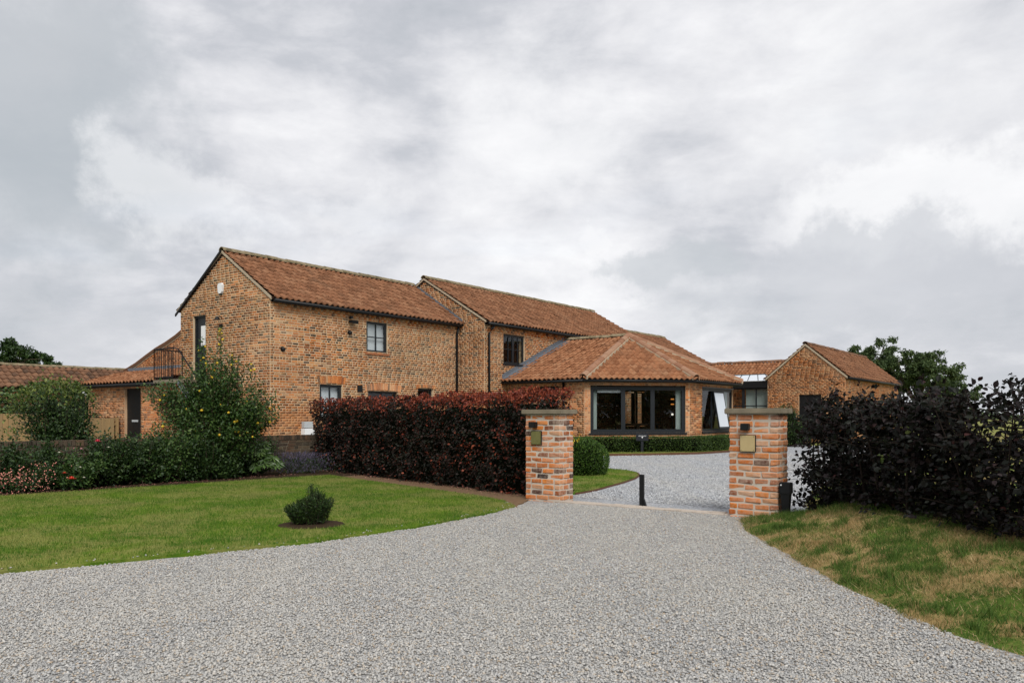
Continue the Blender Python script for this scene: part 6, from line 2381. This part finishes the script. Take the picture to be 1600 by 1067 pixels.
# fallen petals and leaves on the soil
n = 420
e_ = RNG.uniform(0, 6.2, n)
pp = np.array([tuple(Vector((-8.5, 13.2, 0)) + U * (a - .2) + V * (random.random() ** 2 * .5 - .06)) for a in e_])
pp[:, 2] = .036
leaves('leaf_litter', pp, rdir(n) * np.array([1, 1, .15]), rdir(n) * .3 + UPV, .04, .028, 'leaf_litter', flower_bed, 'stuff')
n = 500
sx = RNG.uniform(0, hl, n)
pp = hpt(sx, -np.abs(RNG.normal(.12, .12, n)), np.full(n, .034))
leaves('leaf_litter', pp, rdir(n) * np.array([1, 1, .15]), rdir(n) * .3 + UPV, .035, .025, 'leaf_litter', hedge_soil, 'stuff')


# --- trees
def tree(base, h, crown, label, n_limb=9, leaf=.22, seed=1, per=90, name='oak_tree', mat='leaf_far', trunk_r=.28, lean=(0, 0)):
    """tapered trunk and limbs; each limb ends in several separate leaf clumps, so that sky shows between them"""
    rg_ = np.random.default_rng(seed)
    base = np.array(base, float)
    th = thing(name, base, label, 'tree')
    wood = MB()
    P = []
    fork = base + np.array([lean[0] * .3, lean[1] * .3, h * .32])
    wood.tube([base, base * .5 + fork * .5 + np.array([.1, 0, 0]), fork], [trunk_r, trunk_r * .8, trunk_r * .65], 8)
    for i in range(n_limb):
        w = 2 * PI * (i + rg_.random() * .6) / n_limb
        el = rg_.uniform(.15, 1.0)
        tip = base + np.array([lean[0] + crown * math.cos(w) * math.cos(el * 1.2), lean[1] + crown * math.sin(w) * math.cos(el * 1.2), h * (.45 + .50 * math.sin(el * 1.35))])
        midp = fork * .5 + tip * .5 + np.array([0, 0, h * .05]) + rg_.normal(0, .25, 3)
        wood.tube([fork, midp, tip], [trunk_r * .42, trunk_r * .25, trunk_r * .07], 6, False)
        for j in range(7):
            q = rg_.uniform(.35, 1.0)
            p0 = (1 - q) ** 2 * fork + 2 * q * (1 - q) * midp + q * q * tip
            p1 = p0 + rg_.normal(0, 1, 3) * np.array([.22, .22, .13]) * crown * .9 + np.array([0, 0, .03 * h])
            wood.tube([p0, p1], [trunk_r * .12, trunk_r * .03], 4, False)
            for c_ in range(2):
                cc = p1 + rg_.normal(0, .09, 3) * crown
                rad = crown * rg_.uniform(.10, .19)
                d = unit(rg_.normal(0, 1, (per, 3))) * (rg_.random((per, 1)) ** .45) * rad
                d[:, 2] *= .62
                P.append(cc + d)
    P = np.concatenate(P)
    P = P[P[:, 2] > base[2] + h * .18]
    n = len(P)
    part('trunk', wood, 'bark', th)
    leaves('crown', P, unit(rg_.normal(0, 1, (n, 3))), rg_.normal(0, .5, (n, 3)) + UPV, leaf * rg_.uniform(.6, 1.3, n), leaf * .62, mat, th, 'stuff')
    return th


def tx(px, d):
    return (px - 800) / FPX * d


tree((tx(1362, 78), 78, 0), 8.9, 2.9, 'taller open-crowned tree just behind the barn roof', 14, .25, 21, 85)
tree((tx(1432, 74), 74, 0), 7.5, 3.2, 'rounded dense tree right of the barn above the black hedge', 12, .25, 5, 120)
tree((tx(1478, 90), 90, 0), 6.2, 2.8, 'small tree mostly hidden behind the black hedge', 9, .28, 9, 100)
tree((tx(8, 62), 62, 0), 7.0, 2.9, 'dark spreading tree above the long range at the picture edge', 11, .26, 12, 120, mat='leaf_deep')
tree((tx(52, 66), 66, 0), 6.0, 2.6, 'second dark tree above the long range, lower and nearer the gable', 11, .26, 17, 110, mat='leaf_deep')

# far hedgerow along the fields
n = 15000
xx = RNG.uniform(-260, 420, n)
yy = 330 + RNG.normal(0, 3, n)
hh = 4.0 + 2.2 * np.sin(xx * .05) + 1.6 * np.sin(xx * .17 + 1) + 1.2 * np.sin(xx * .41)
zz_ = RNG.random(n) * np.maximum(hh, 1.5)
pp = np.stack([xx, yy, zz_], 1)
fh = leaves('far_treeline', pp, rdir(n), RNG.normal(0, .5, (n, 3)) + np.array([0, -.6, .6]), 1.6, 1.3, 'leaf_far')
fh['kind'] = 'stuff'
tag(fh, 'distant line of hedgerow trees along the field edge', 'trees')

# hedgerow behind the photographer: it darkens what the windows mirror
n = 16000
xx = RNG.uniform(-70, 70, n)
hh = 4.6 + .6 * np.sin(xx * .3) + .4 * np.sin(xx * .9 + 1)
pp = np.stack([xx, -26 + RNG.normal(0, 1.2, n), RNG.random(n) * hh], 1)
bhk = leaves('roadside_treeline', pp, rdir(n), RNG.normal(0, .5, (n, 3)) + np.array([0, .6, .6]), .8, .6, 'leaf_far')
bhk['kind'] = 'stuff'
tag(bhk, 'roadside hedgerow mirrored darkly in the wide windows', 'trees')
